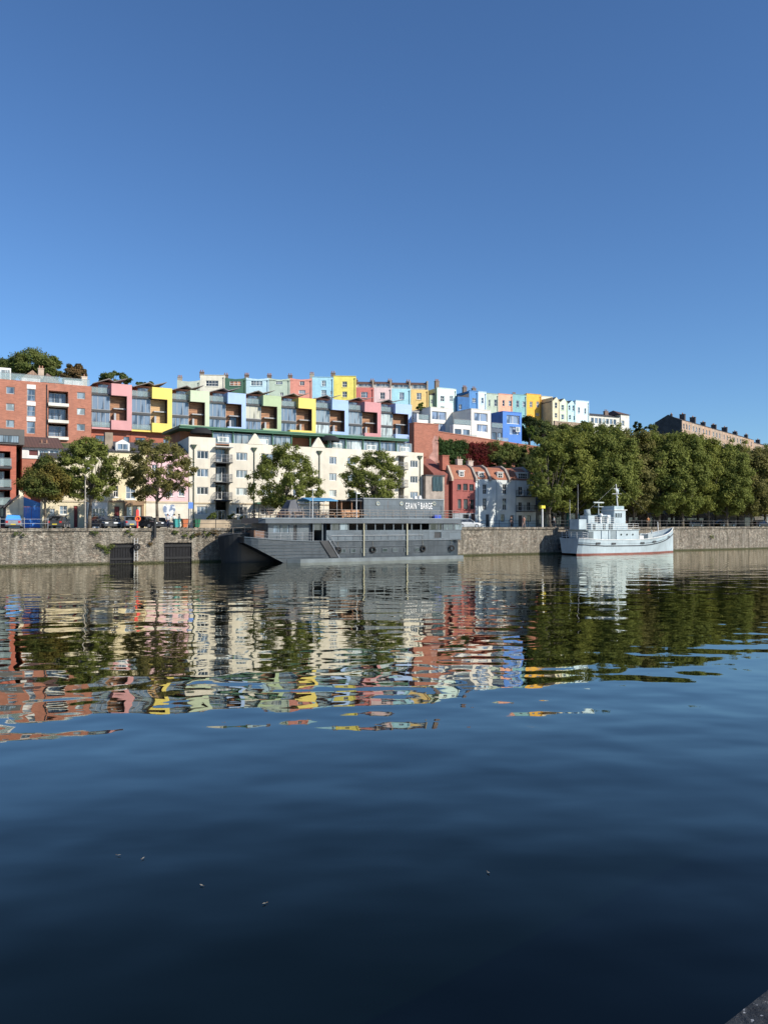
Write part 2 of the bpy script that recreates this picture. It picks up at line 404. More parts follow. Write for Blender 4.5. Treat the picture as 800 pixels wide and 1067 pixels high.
# quay wall
def stone_mat():
    m, nt, b = _new('rubble_stone'); v = coords(nt)
    mp = nt.nodes.new('ShaderNodeMapping'); mp.inputs['Scale'].default_value = (1.3, 1.3, 2.6); nt.links.new(v, mp.inputs[0])
    vo = nt.nodes.new('ShaderNodeTexVoronoi'); vo.inputs['Scale'].default_value = 1.9; nt.links.new(mp.outputs[0], vo.inputs[0])
    vd = nt.nodes.new('ShaderNodeTexVoronoi'); vd.feature = 'DISTANCE_TO_EDGE'; vd.inputs['Scale'].default_value = 1.9; nt.links.new(mp.outputs[0], vd.inputs[0])
    sp = nt.nodes.new('ShaderNodeSeparateColor'); nt.links.new(vo.outputs['Color'], sp.inputs[0])
    c1 = mixc(nt, sp.outputs[0], (.27, .235, .18), (.5, .44, .35))
    c1 = mixc(nt, ramp(nt, sp.outputs[1], .7, .9, 0, .6), c1, (.3, .2, .14))
    c1 = mixc(nt, ramp(nt, vd.outputs['Distance'], 0, .06, .35, 0), c1, (.12, .1, .08))
    c1 = mixc(nt, ramp(nt, noise(nt, v, 2.4, 5, .7), .4, .62), tuple([.1, .088, .07]), c1)
    c1 = mixc(nt, ramp(nt, noise(nt, v, .5, 8, .75), .42, .62, 0, .75), c1, (.15, .13, .1))
    c1 = mixc(nt, ramp(nt, noise(nt, v, 1.0, 5, .65, (1.1, 1.1, .12)), .48, .68, 0, .6), c1, (.38, .35, .29))
    c1 = mixc(nt, ramp(nt, noise(nt, v, 1.0, 5, .65, (1.7, 1.7, .2)), .52, .68, 0, .7), c1, (.075, .065, .045))
    sz = nt.nodes.new('ShaderNodeSeparateXYZ'); nt.links.new(v, sz.inputs[0])
    c1 = mixc(nt, ramp(nt, sz.outputs[2], .12, .32, 1, 0), c1, (.06, .062, .025))
    nt.links.new(c1, b.inputs['Base Color']); b.inputs['Roughness'].default_value = .92
    bp = nt.nodes.new('ShaderNodeBump'); bp.inputs['Distance'].default_value = .06; bp.inputs['Strength'].default_value = .9
    nt.links.new(ramp(nt, vd.outputs['Distance'], 0, .12), bp.inputs['Height']); nt.links.new(bp.outputs[0], b.inputs['Normal'])
    return m
STONE = stone_mat()
wallroot = empty('quay_wall', Q.pt(0, 0, 0), Q.ang, 'long mottled rubble stone harbour wall rising from the water', 'quay wall')
mb = MB()
# uneven face: grid with small random offsets
rr = random.Random(3)
xs = [-400, -200, -100, -50] + [i * 1.0 for i in range(-20, 190)] + [220, 300, 500]
zs = [-1.5, 0, .5, 1, 1.5, 2, 2.5, 3, 3.5, 3.72]
xs_ = [x_ for x_ in xs]
open_x = []
for pa, pb in ((114.5, 139.5), (171, 200)): open_x.append((Q.s_of(pa), Q.s_of(pb)))
HT = Q.z_of(127, 566) ; HB = Q.z_of(127, 587.3)
xs_ = sorted(set([x_ for x_ in xs if not any(a - .4 < x_ < b + .4 for a, b in open_x)] + [q for ab in open_x for q in ab]))
zs_ = sorted(set([z_ for z_ in zs if abs(z_ - HT) > .3 and abs(z_ - HB) > .3] + [HT, HB]))
off = {}
for x_ in xs_:
    for z_ in zs_:
        edge = any(abs(x_ - q) < 1e-6 for ab in open_x for q in ab)
        off[(x_, z_)] = 0 if edge else (rr.random() - .5) * .1 + z_ * .02
for a, b_ in zip(xs_[:-1], xs_[1:]):
    for c, d in zip(zs_[:-1], zs_[1:]):
        if any(p[0] - 1e-6 <= a and b_ <= p[1] + 1e-6 for p in open_x) and c >= HB - 1e-6 and d <= HT + 1e-6: continue
        mb.quad((a, off[(a, c)], c), (b_, off[(b_, c)], c), (b_, off[(b_, d)], d), (a, off[(a, d)], d))
for a, b_ in open_x:
    for (p, q) in (((a, HB), (a, HT)), ((b_, HB), (b_, HT)), ((a, HB), (b_, HB)), ((a, HT), (b_, HT))):
        mb.quad((p[0], -.01, p[1]), (q[0], -.01, q[1]), (q[0], .9, q[1]), (p[0], .9, p[1]))
mb.build('stone_face', STONE, wallroot)
mb = MB(); x_ = -60
while x_ < 200:
    L = rr.uniform(.9, 1.7); j = rr.uniform(-.025, .025)
    mb.box(x_ + .015, x_ + L - .015, -.1 + j, .8, 3.72, 4.02 + j); x_ += L
mb.box(-400, -60.1, -.1, .8, 3.72, 4.02); mb.box(202, 500, -.1, .8, 3.72, 4.02)
mb.build('coping', STONE, wallroot)
for (a, b_), lb in zip(open_x, ('black timber gate set in the quay wall, left one', 'black timber gate set in the quay wall, beside the barge')):
    g = empty('dock_gate', Q.pt((a + b_) / 2, .1, HB), Q.ang, lb, 'dock gate', 'black gates in the quay wall')
    mb = MB(); W_ = (b_ - a) / 2; n_ = 9
    for i in range(n_): mb.box(-W_ + .03 + 2 * W_ * i / n_, -W_ + 2 * W_ * (i + 1) / n_ - .01, .1 + .02 * (i % 2), .22, -.9, HT - HB - .02)
    mb.build('board', paint((.01, .01, .012), .9, .3, .0, 2), g)
    mb = MB()
    for zz in (.4, HT - HB - .5): mb = MB(); mb.box(-W_ + .05, W_ - .05, 0, .1, zz, zz + .25); mb.build('crossbeam', paint((.014, .014, .015), .8), g)
# own quay under the viewer
oq = empty('near_quay', (0, 0, 0), 0, 'dark wet stone quay edge in the near corner beside the water', 'quay')
A = Vector((1.02, 2.39)); B = Vector((1.24, 2.57)); dr = (B - A).normalized(); nr = Vector((dr.y, -dr.x))
def slab(mb, t0, t1, o0, o1, z0, z1):
    p = [A + dr * t0 + nr * o0, A + dr * t1 + nr * o0, A + dr * t1 + nr * o1, A + dr * t0 + nr * o1]
    mb.prism_z([(q.x, q.y) for q in p], z0, z1)
m, nt, b = _new('dark_stone'); v = coords(nt)
c1 = mixc(nt, ramp(nt, noise(nt, v, 9, 6, .7), .4, .65), (.008, .009, .011), (.028, .03, .032))
c1 = mixc(nt, ramp(nt, noise(nt, v, 34, 3, .7), .62, .68), c1, (.3, .31, .33))
nt.links.new(c1, b.inputs['Base Color']); b.inputs['Roughness'].default_value = .7
bp = nt.nodes.new('ShaderNodeBump'); bp.inputs['Distance'].default_value = .02; nt.links.new(noise(nt, v, 22, 5), bp.inputs['Height']); nt.links.new(bp.outputs[0], b.inputs['Normal'])
mb = MB(); t = -14
while t < 14: slab(mb, t + .01, t + 1.18, 0, .5, 2.7, 3.0); t += 1.2
mb.build('coping', m, oq, bevel=.015)
mb = MB(); slab(mb, -14, 14, .04, 14, -1.5, 2.7); mb.build('wall_face', m, oq)
mb = MB(); slab(mb, -14, 14, .505, 14, 2.7, 2.99); mb.build('paving', m, oq)

# ================================================================ TOP TERRACE
def C(r, g, b): return (r, g, b)
def terrace_house(label, px0, px1, top, c, line, d=0, zb=27.5, wins=(), style='butterfly', side=None, attic=None, chim=(1,), depth=9, group='colourful terraced houses on the hilltop', sash=WHITE, extra_h=0, chim_h=1.2):
    S = Site('terraced_house', label, 'house', px0, px1, line, d, zb, group)
    W_ = S.W - .04; H = S.z((px0 + px1) / 2, top); c = tuple(x + (.8 - x) * .05 if x < .8 else x for x in c); mt = paint(c, .8, .1, .14, .8)
    holes = []
    for w_ in wins:
        a, b_, t_, bt = w_[:4]
        holes.append((S.x(a), S.x(b_), S.z((a + b_) / 2, bt), S.z((a + b_) / 2, t_)))
    mb = MB()
    if style == 'butterfly':
        # parapet dips towards the middle, rises over the party walls
        facade(mb, 0, W_, 0, H - .6, holes, depth=None)
        mb.quad((0, 0, 0), (0, depth, 0), (0, depth, H), (0, 0, H - .05)); mb.quad((W_, 0, 0), (W_, depth, 0), (W_, depth, H), (W_, 0, H - .05))
        mb.quad((0, depth, 0), (W_, depth, 0), (W_, depth, H), (0, depth, H))
        mb.prism_y([(0, H - .6), (W_, H - .6), (W_, H + .12), (W_ * .8, H - .08), (W_ * .5, H - .22), (W_ * .2, H - .08), (0, H + .12)], 0, .25)
        mb.build('wall', mt, S.root)
        rf = MB(); rf.prism_y([(.02, H - .1), (W_ * .5, H - .75), (W_ - .02, H - .1), (W_ - .02, H + .12), (W_ * .5, H - .45), (.02, H + .12)], .25, depth)
        rf.build('roof', BROWNROOF, S.root)
    elif style == 'flat':
        facade(mb, 0, W_, 0, H, holes, depth=depth)
        mb.build('wall', mt, S.root)
        q = MB(); q.box(-.03, W_ + .03, -.08, .3, H, H + .12); q.build('parapet_coping', paint(tuple(x * .8 for x in c)), S.root)
    elif style == 'gable':
        facade(mb, 0, W_, 0, H - 1.2, holes, depth=None)
        mb.prism_y([(0, H - 1.2), (W_, H - 1.2), (W_, H - 1.0), (W_ * .55, H), (0, H - 1.1)], 0, .25)
        for xx in (0, W_): mb.quad((xx, .25 if 0 else 0, 0), (xx, depth, 0), (xx, depth, H - 1.1), (xx, 0, H - 1.1))
        mb.quad((0, depth, 0), (W_, depth, 0), (W_, depth, H - 1.1), (0, depth, H - 1.1))
        mb.build('wall', mt, S.root)
        rf = MB(); rf.prism_y([(-.1, H - 1.25), (W_ * .55, H - .1), (W_ + .02, H - 1.1), (W_ + .02, H - .95), (W_ * .55, H + .1), (-.1, H - 1.05)], .26, depth); rf.build('roof', SLATE, S.root)
    elif style == 'attic':
        za = S.z((px0 + px1) / 2, attic)
        facade(mb, 0, W_, 0, H, holes, depth=depth)
        mb.build('wall', mt, S.root)
        q = MB(); q.box(.05, W_ - .05, .9, depth - .3, H, za - .25); q.build('attic_wall', paint((.55, .53, .47)), S.root)
        window(S.root, .5, W_ - .45, H + .35, za - .4, .8, WHITE, G_MID, 2, 0)
        rf = MB(); rf.prism_x([(.6, za - .3), (3.4, za + .55), (depth, za - .3), (depth, za - .42), (.6, za - .42)], 0, W_); rf.build('roof', BROWNROOF, S.root)
        q = MB(); q.box(W_ - .28, W_ + .02, .5, depth, H, za + .5); q.build('party_wall', paint((.34, .3, .25)), S.root)
    for w_, hh in zip(wins, holes):
        nv = w_[4] if len(w_) > 4 else 1
        window(S.root, *hh, .1, sash, w_[5] if len(w_) > 5 else rng.choice([G_DARK, G_BLUE, G_MID]), nv, 1, .09, sill=mt)
    if side:
        q = MB(); q.box(-.06, -.003, .02, depth, 0, H - .1 if style != 'butterfly' else H - .2); q.build('side_wall', paint(side, .8, .15, .25), S.root)  # darker side colours carry the shade of left-facing walls
    dp = MB(); dp.cyl((W_ - .3, -.07, .5), (W_ - .3, -.07, H - .5), .055, None, 6); dp.box(W_ - .42, W_ - .18, -.15, -.003, H - .65, H - .4)
    dp.build('drainpipe', paint(tuple(x * .35 for x in c), .6), S.root)
    cz = H if style not in ('attic',) else S.z((px0 + px1) / 2, attic)
    for k in chim:
        pot_chimney(S.root, W_ * k, 2.6 + (0 if style != 'gable' else 2), cz - .15, 1.0, .62, chim_h * (.6 if style == 'attic' else 1), brick((.19, .14, .11)) if rng.random() < .6 else paint((.4, .35, .28)), rng.choice([2, 3]))
    return S
TH = terrace_house
TH('sage white terraced house at the left end of the hilltop row', 184, 208, 396, (.55, .6, .5), T1, wins=[(191, 195, 405, 409)], chim=(.05,))
TH('cream white house with a three-part window beside the dark green house', 208, 234, 390.5, (.8, .76, .62), T1, wins=[(214, 227, 396, 402, 3, G_DARK), (216, 223, 408, 415)], chim=(.02,), style='flat')
TH('dark green terraced house with white shutters', 234, 256, 393.5, (.025, .12, .065), T1, wins=[(239, 251, 396.5, 401.5, 2, glass((.45, .2, .08)))], chim=(0,))
TH('very pale blue terraced house right of the dark green house', 256, 280, 393.5, (.55, .76, .84), T1, wins=[(261, 273, 395.5, 401.5, 3), (264, 270, 407, 413)], chim=(0,))
TH('pale sage green house between pale blue and coral houses', 280, 302, 394, (.5, .6, .48), T1, wins=[(287, 294, 395.5, 400, 2), (291.5, 295, 408.5, 412)], chim=(0,))
TH('coral pink terraced house between sage and sky blue houses', 302, 325, 394, (.78, .3, .22), T1, wins=[(312, 317, 396, 401), (311, 318, 406, 410)], chim=(0,))
TH('sky blue terraced house left of the bright yellow house', 325, 347.5, 392.5, (.38, .68, .82), T1, wins=[(335, 339.5, 396, 402), (334.5, 340, 406, 413), (344, 346.5, 407, 411, 0)], chim=(0,), style='flat')
TH('bright lemon yellow terraced house on the hilltop', 347.5, 371, 391.5, (.86, .74, .14), T1, wins=[(356.5, 361.5, 397, 403), (356.5, 361.5, 407.5, 413.5)], chim=(0,), style='flat')
TH('red terraced house with white attic right of the lemon yellow house', 371, 389.5, 403.3, (.6, .15, .12), T1, wins=[(376, 383, 408, 414, 2)], chim=(.02, .98), style='attic', attic=397)
TH('pale pink terraced house with glazed attic', 389.5, 408, 403.5, (.8, .58, .56), T1, wins=[(396, 401, 408.5, 415.5)], chim=(.98,), style='attic', attic=397)
TH('aqua blue terraced house with attic between pale pink and amber houses', 408, 428, 404.5, (.4, .72, .8), T1, wins=[(416, 421, 408.5, 416)], chim=(.96,), style='attic', attic=398)
TH('amber yellow terraced house closing the left hilltop row', 428, 446.5, 405.5, (.84, .58, .2), T1, wins=[(434, 439, 409, 416)], chim=(), style='attic', attic=398)
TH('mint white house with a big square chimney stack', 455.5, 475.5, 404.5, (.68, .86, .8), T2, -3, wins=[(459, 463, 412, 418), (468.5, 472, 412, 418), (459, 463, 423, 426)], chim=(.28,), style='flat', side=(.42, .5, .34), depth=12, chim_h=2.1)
TH('strong blue house with dark blue side beside a pale blue front', 489, 498, 407, (.05, .22, .52), T2, -4, wins=[(492, 496, 414.5, 419)], chim=(.15,), style='flat', side=(.03, .16, .38), depth=13)  # side is the front blue, darkened to stand for shade
TH('narrow icy blue house front next to the strong blue house', 498.3, 507, 408, (.62, .8, .9), T2, -3, wins=[(501.5, 504, 414, 420, 0)], chim=(.2,), style='flat')
TH('grey sage terraced house left of the salmon house', 507, 519.5, 410, (.42, .5, .4), T2, wins=[(509, 511, 416, 423, 0), (515, 518, 416, 423, 0)], chim=(), style='flat')
TH('salmon terraced house between grey sage and teal houses', 519.5, 534.3, 410.5, (.84, .4, .26), T2, wins=[(523.5, 526, 416.5, 423, 0), (530, 533, 417, 423, 0)], chim=(), style='flat')
TH('teal terraced house between salmon and orange houses', 534.3, 548.8, 411, (.2, .44, .46), T2, wins=[(538, 541, 417, 424, 0), (544.5, 547.5, 418, 424, 0)], chim=(.55,), style='flat', chim_h=.6)
TH('deep orange yellow terraced house near the hilltop trees', 548.8, 564, 410.5, (.88, .46, .03), T2, wins=[(552, 555, 418, 424), (559, 562, 418, 424), (558.5, 562, 430, 433)], chim=(), style='flat')
TH('pale cream flat topped house right of the orange yellow house', 564.3, 576, 413, (.8, .74, .54), T2, .8, wins=[(565, 567.5, 420, 425)], chim=(), style='flat')
TH('cream gabled house with a shaded left side', 576, 583.6, 413.5, (.76, .68, .44), T2, -4, wins=[(578.3, 580.8, 419, 425, 0), (578.3, 580.8, 430, 435, 0)], chim=(), style='gable', side=(.55, .48, .33), depth=8)  # side is the front cream with shade mixed into the colour
TH('pale lime gabled house beside the cream gabled one', 583.6, 592, 415, (.66, .76, .56), T2, -4, wins=[(585, 588, 421.5, 427, 0), (585, 588, 431.5, 437, 0)], chim=(), style='gable')
TH('pale turquoise gabled house left of the last white blue house', 592, 600, 417, (.5, .76, .82), T2, -4, wins=[(592.5, 594.5, 422, 427, 0), (596.5, 598.5, 422, 428, 0), (593, 595, 432, 437, 0), (597.5, 599, 433, 438, 0)], chim=(), style='gable')
TH('white blue square house at the right end of the bright row', 600, 614, 417.5, (.66, .84, .9), T2, -4, wins=[(602.5, 604.5, 424, 430, 0), (609, 611, 425, 431, 0)], chim=(), style='flat')
# dark blue rear extension
S = Site('garden_extension', 'low royal blue house extension with slanted roof left of the strong blue house', 'extension', 477, 488.7, T2, -4, 27.5)
hh = S.z(480, 413); W_ = S.W
mb = MB(); facade(mb, 0, W_ - .02, 0, hh, [(W_ * .1, W_ * .35, hh - 3, hh - 1.8)], depth=9); mb.build('wall', paint((.03, .14, .36)), S.root)
window(S.root, W_ * .1, W_ * .35, hh - 3, hh - 1.8, .1, WHITE, G_DARK)
mb = MB(); mb.prism_y([(0, hh), (W_ - .02, hh), (W_ - .02, hh + 1.0), (W_ * .35, hh + .15), (0, hh + .25)], 0, 9); mb.build('roof', SLATE, S.root)
S = Site('garden_extension', 'sage green low wing left of the mint white house', 'extension', 447.5, 455.3, T2, -2, 27.5)
hh = S.z(451, 411.5)
mb = MB(); facade(mb, 0, S.W - .05, 0, hh, [(.4, 1.0, hh - 2, hh - 1)], depth=9); mb.build('wall', paint((.42, .5, .34)), S.root); window(S.root, .4, 1.0, hh - 2, hh - 1, .1)
mb = MB(); mb.prism_y([(0, hh), (S.W - .05, hh), (S.W - .05, hh + .9)], .1, 9); mb.build('roof', SLATE, S.root)
# long low white house
S = Site('villa', 'long low white house with glazed verandah above the tree tops', 'house', 614.3, 655, T2, -2, 25)
hh = S.z(630, 433.5); W_ = S.W
holes = [(W_ * (.04 + .095 * i), W_ * (.04 + .095 * i + .07), hh - 2, hh - .6) for i in range(7)] + [(W_ * .8, W_ * .87, hh - 2.2, hh - .8)]
mb = MB(); facade(mb, 0, W_ * .78, 0, hh, holes[:7], depth=8); facade(mb, W_ * .78, W_, 0, hh + .8, holes[7:], y=-.3, depth=8); mb.build('wall', paint((.66, .64, .57)), S.root)
for h_ in holes[:7]: window(S.root, *h_, .1, WHITE, G_PALE if rng.random() < .5 else G_BLUE, 0, 0)
window(S.root, *holes[7], -.2)
mb = MB(); mb.prism_x([(-.3, hh + .02), (4, hh + 1.2), (8.3, hh + .02)], -.2, W_ * .78 - .31); mb.build('roof', SLATE, S.root)
mb = MB(); a, b_ = W_ * .6, W_ + .3; z0 = hh + .82
mb.add([(a + 1.7, -.6, z0), (b_, -.6, z0), (b_, 8.3, z0), (a + 1.7, 8.3, z0), ((a + b_) / 2, 3, z0 + 1.5), ((a + b_) / 2 + 1, 5, z0 + 1.5)], [(0, 1, 4), (1, 2, 5, 4), (2, 3, 5), (3, 0, 4, 5), (0, 3, 2, 1)])
mb.build('hipped_roof', BROWNROOF, S.root)
pot_chimney(S.root, W_ * .62, 3, hh + .6, 1.2, .7, 1.2); pot_chimney(S.root, W_ * .03, 3, hh + .4, 1.4, .7, 1.4)
# brown stone crescent on the right, one house at a time
pxs = [711, 721, 731.5, 742, 753, 764, 774.5, 786, 798, 811]
rc_ = random.Random(12)
ords = ['end house of the brown stone terrace with a dark windowless gable', 'second house of the brown stone terrace counted from the dark gable', 'third house of the brown stone terrace counted from the dark gable', 'fourth house of the brown stone terrace counted from the dark gable',
        'fifth house of the brown stone terrace counted from the dark gable', 'sixth house of the brown stone terrace counted from the dark gable', 'seventh house of the brown stone terrace counted from the dark gable',
        'eighth house of the brown stone terrace counted from the dark gable', 'ninth brown stone terrace house, at the right edge of the picture']
for i in range(9):
    S = Site('stone_terraced_house', ords[i], 'house', pxs[i], pxs[i + 1], BR, 0, 24, 'brown stone houses in the hilltop terrace')
    W_ = S.W; H = BR.z_of(711, 437.5) - 24 - .1 * i - (1.0 if i > 6 else 0)
    c = [(.42, .3, .22), (.4, .31, .24), (.44, .3, .21), (.38, .29, .22)][i % 4]
    holes = []
    for k in range(3):
        for l in range(3): holes.append((W_ * (.12 + .29 * l), W_ * (.12 + .29 * l) + 1.1, H - 2.7 - 3.1 * k, H - 1.0 - 3.1 * k))
    mb = MB(); facade(mb, 0, W_ - .05, 0, H, holes, depth=9); mb.build('wall', paint(c, .9, .3, .3, .9), S.root)
    for h_ in holes: window(S.root, *h_, .12, WHITE, None, 0, 1)
    if i == 0:
        mb = MB(); mb.prism_x([(0, 0), (9, 0), (9, H - .1), (4.5, H + 2.2), (0, H - .1)], -.3, -.01); mb.build('gable_wall', paint((.06, .06, .065), .9, .3), S.root)  # gable faces away from the sun; that shade is in its near-black paint
    mb = MB(); mb.prism_x([(-.15, H + .02), (4.5, H + 1.9), (9.15, H + .02)], 0, W_ - .05); mb.build('roof', SLATE, S.root)
    pot_chimney(S.root, W_ - .6, 2.8, H + .6, .8 + .5 * rc_.random(), 1.2 + .8 * rc_.random(), 1.4 + 1.3 * rc_.random(), paint((.07, .06, .06)), 3)
    pot_chimney(S.root, W_ * (.25 + .3 * rc_.random()), 4.5, H + 1.6, .8 + .9 * rc_.random(), .6, .5 + .9 * rc_.random(), paint((.07, .06, .06)), 2)

# ================================================================ BOX HOUSES
DM = 51
edges = [137, 179, 218, 256, 293, 329, 363, 397, 429]
lefts = [95.3] + edges[:-1]
fl = [115.5, 158, 198, 237, 274, 311, 346, 380, 412]
tops = [399.5, 403.3, 406.5, 408.8, 411.5, 414.2, 416, 418.3, 420.3]
bcol = [((.6, .3, .3), 'dusty pink'), ((.78, .62, .14), 'vivid yellow'), ((.52, .6, .42), 'light apple green'), ((.36, .5, .76), 'periwinkle blue'), ((.4, .5, .3), 'olive sage green'), ((.78, .62, .15), 'golden yellow'), ((.35, .5, .78), 'light blue'), ((.58, .27, .28), 'rose pink'), ((.38, .52, .8), 'clear blue')]
where = ['next to the tall brick block', 'above the brick base, left of the apple green box', 'at the left end of the green fascia', 'between the apple green and olive sage boxes', 'between periwinkle blue and golden yellow boxes', 'in the middle of the box row', 'between the golden yellow and rose pink boxes', 'between the two right-hand blue boxes', 'at the right end beside the brick wall']
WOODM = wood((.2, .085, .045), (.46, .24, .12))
for i in range(9):
    c, cn = bcol[i]
    S = Site('modern_house', cn + ' box framed modern house ' + where[i], 'house', lefts[i], edges[i], Q, DM - 1.3, 14, 'modern box houses on the slope')
    S.root.location += Q.n * 1.3
    W_ = S.W; X = S.x(fl[i]); Zt = S.z(edges[i] - 10, tops[i] + .3); Hf = 8.0; Zb = Zt - Hf; pw = .85; D = 9
    cm = paint(c, .7, .05, .06, .5)
    # coloured frame, one C-shaped solid standing proud
    zt2 = Zt - 2.05; zb2 = Zb + 1.65
    rx = X + (1.2 if i in (2,) else 0)
    mb = MB(); xl = X - (1.8 if i in (2, 5) else 0)
    mb.box(X, W_ - pw, -1.3, 2.2, zt2, Zt); mb.box(xl, W_ - pw, -1.3, 2.0, Zb, zb2); mb.box(W_ - pw, W_ - .02, -1.3, 2.2, Zb, Zt)
    mb.build('coloured_frame', cm, S.root)
    # timber lined recess
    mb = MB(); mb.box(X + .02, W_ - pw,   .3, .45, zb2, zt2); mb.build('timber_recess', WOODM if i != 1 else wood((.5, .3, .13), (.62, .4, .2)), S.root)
    mb = MB(); mb.box(X + .5, W_ - pw - .02, -.6, .29, (zt2 + zb2) / 2 - .12, (zt2 + zb2) / 2 + .08); mb.box(X + .6, X + .95, -.5, .29, zb2, zb2 + 1.3)
    mb.build('recess_beam', GREY, S.root)
    if i in (3, 8): window(S.root, X + .9, X + 2.2, zb2 + .1, (zt2 + zb2) / 2 - .15, .2, DKGREY, G_DARK, 1, 0)
    # glazed bay
    zg0 = Zb + .3; zg1 = Zt - 1.85; zm = (zg0 + zg1) / 2
    gm = G_MID if i in (6, 7) else (glass((.36, .42, .4)) if i == 8 else G_BLUE)
    window(S.root, .12, X - .02, zm + .2, zg1 - .2, -.2, GREY, gm if i != 4 else glass((.4, .38, .28)), 2 if i % 2 == 0 else 3, 0, .1)
    window(S.root, .12, X - .02, zg0 + .1, zm - .2, -.2, GREY, G_PALE if i in (6,) else gm, 3 if i % 2 == 0 else 2, 0, .1)
    for fy, fa, fb in ((-.35, zm - .2, zm + .2), (-.5, zg1 - .2, zg1 + .08)): mb = MB(); mb.box(.02, X - .02, fy, .6, fa, fb); mb.build('floor_edge', DKGREY, S.root)
    mb = MB(); mb.box(W_ - pw - .06, W_ - pw - .002, -1.27, .29, zb2 + .01, zt2 - .01); mb.build('recess_side_lining', paint((.05, .03, .025)), S.root)  # dark wood lining, its brown deepened to stand for the jamb's shade
    mb = MB(); mb.box(X, W_ - pw - .065, -1.27, .29, zt2 - .06, zt2 - .002); mb.build('recess_ceiling', paint((.09, .05, .035)), S.root)  # same dark timber overhead, recess shade included in the colour
    mb = MB(); mb.box(.02, X - .02, -1.0, .3, Zb, Zb + .28); mb.build('ledge', cm if i < 2 else WHITE, S.root)
    glass_rail(S.root, [(.15, -.95, Zb + .3), (X - .1, -.95, Zb + .3)], .95)
    # body behind
    mb = MB(); mb.box(.02, W_ - .04, .8, D, 2, Zt - 1.9); mb.build('wall', brick((.42, .13, .08)), S.root)
    mb = MB(); hl = [(X * .25, X * .75, Zb - 2.1, Zb - 1.0), (X + 2.3, X + 3.3, Zb - 2.2, Zb - 1.0)]
    facade(mb, .02, W_ - .04, 0, Zb - .02, hl, y=-.05, depth=.78); mb.build('brick_base', brick((.42, .13, .08)), S.root)
    for h_ in hl: window(S.root, *h_, .05, DKGREY, G_BLUE, 1, 0)
    # roof terrace, pavilion with butterfly roof
    glass_rail(S.root, [(.1, -.3, Zt - 1.75), (X - .1, -.3, Zt - 1.75)], 1.05)
    mb = MB(); mb.box(X * .45, W_ - .5, 2.6, D - .2, Zt - 1.9, Zt + .7); mb.build('roof_pavilion', brick((.36, .14, .09)), S.root)
    window(S.root, X * .5, X + .4, Zt - 1.7, Zt + .3, 2.45, DKGREY, G_BLUE, 1, 0)
    mb = MB(); a = X * .2; mb.prism_y([(a, Zt + .15), (X + .1, Zt + 1.15), (X + 1.0, Zt + .75), (W_ - .3, Zt + 1.45), (W_ - .3, Zt + 1.57), (X + 1.0, Zt + .88), (X + .1, Zt + 1.3), (a, Zt + .27)], 1.4, D)
    mb.build('butterfly_roof', paint((.2, .18, .17)), S.root)
# roof planters with shrubs are added with the vegetation

# ---------------------------------------------------------------- tall brick block
S = Site('brick_apartment_block', 'tall red brick apartment block with stacked balconies at the left edge', 'apartment block', -30, 94.6, Q, 48, 12)
BRK = brick((.41, .165, .105)); H = S.z(60, 399.3); W_ = S.W
def rect(S, a, b, t, bt, dy=0): return (S.x(a, dy), S.x(b, dy), S.z((a + b) / 2, bt, dy), S.z((a + b) / 2, t, dy))
sq = [rect(S, 5.5, 14.3, 402.5, 410), rect(S, 5.5, 14.3, 420, 427.5), rect(S, 5.5, 14.3, 437.3, 445), rect(S, 79.5, 88, 408.3, 415.3), rect(S, 79.5, 88, 425, 432), rect(S, 79.5, 88, 441.5, 448.5)]
tall = [rect(S, 27.3, 36, 405, 417.5), rect(S, 27.3, 36, 422.5, 433.5), rect(S, 27.3, 36, 439, 451.5)]
rec = [rect(S, 50, 70, 407, 420), rect(S, 50, 70, 423.5, 437.5), rect(S, 50, 70, 441.5, 455)]
ext = [rect(S, -16, -8, 402.5, 410), rect(S, -16, -8, 420, 427.5)]
mb = MB(); facade(mb, 0, W_, 0, H, sq + tall + ext, depth=None)
mb = MB()
facade(mb, 0, S.x(49.5), 0, H, [q for q in sq[:3]] + tall + ext); facade(mb, S.x(70.5), W_, 0, H, sq[3:])
facade(mb, S.x(49.5), S.x(70.5), 0, H, [(S.x(49.7), S.x(70.3), rec[2][2] + .1, rec[0][3])], rev=1.6)
mb.quad((0, 0, 0), (0, 12, 0), (0, 12, H), (0, 0, H)); mb.quad((W_, 0, 0), (W_, 12, 0), (W_, 12, H), (W_, 0, H)); mb.quad((0, 12, 0), (W_, 12, 0), (W_, 12, H), (0, 12, H)); mb.quad((0, 0, H), (W_, 0, H), (W_, 12, H), (0, 12, H))
mb.build('wall', BRK, S.root)
for q in sq + ext: window(S.root, *q, .12, GREY, rng.choice([G_BLUE, G_MID, G_PALE]), 0, 0, .12)
for q in tall: window(S.root, *q, .12, GREY, G_BLUE, 0, 1, .1)
mb = MB()
for a, b_ in ((400.3, 404.8), (418, 422.2), (434, 438.6)): q = rect(S, 27, 36.3, a, b_); mb.box(q[0], q[1], -.03, .05, q[2], q[3])
mb.build('white_panel', WHITE, S.root)
for q in rec:
    mb = MB(); mb.box(q[0] - .1, q[1] + .1, -.5, 1.6, q[2] - .5, q[2]); bal = mb.build('balcony', paint((.7, .68, .6)), S.root)
    railing(bal, [(q[0], -.4, q[2]), (q[1], -.4, q[2])], 1.0, 1.2, DKGREY, 3)
    window(S.root, q[0] + .15, q[1] - .15, q[2] + .02, q[3] - .2, 1.4, GREY, G_BLUE, 2, 0, .09)
mb = MB(); mb.cyl((S.x(48), -.1, 2), (S.x(48), -.1, H - .3), .07, None, 6); mb.build('drainpipe', DKGREY, S.root)
glass_rail(S.root, [(.3, .2, H), (W_ - .3, .2, H)], 1.15)
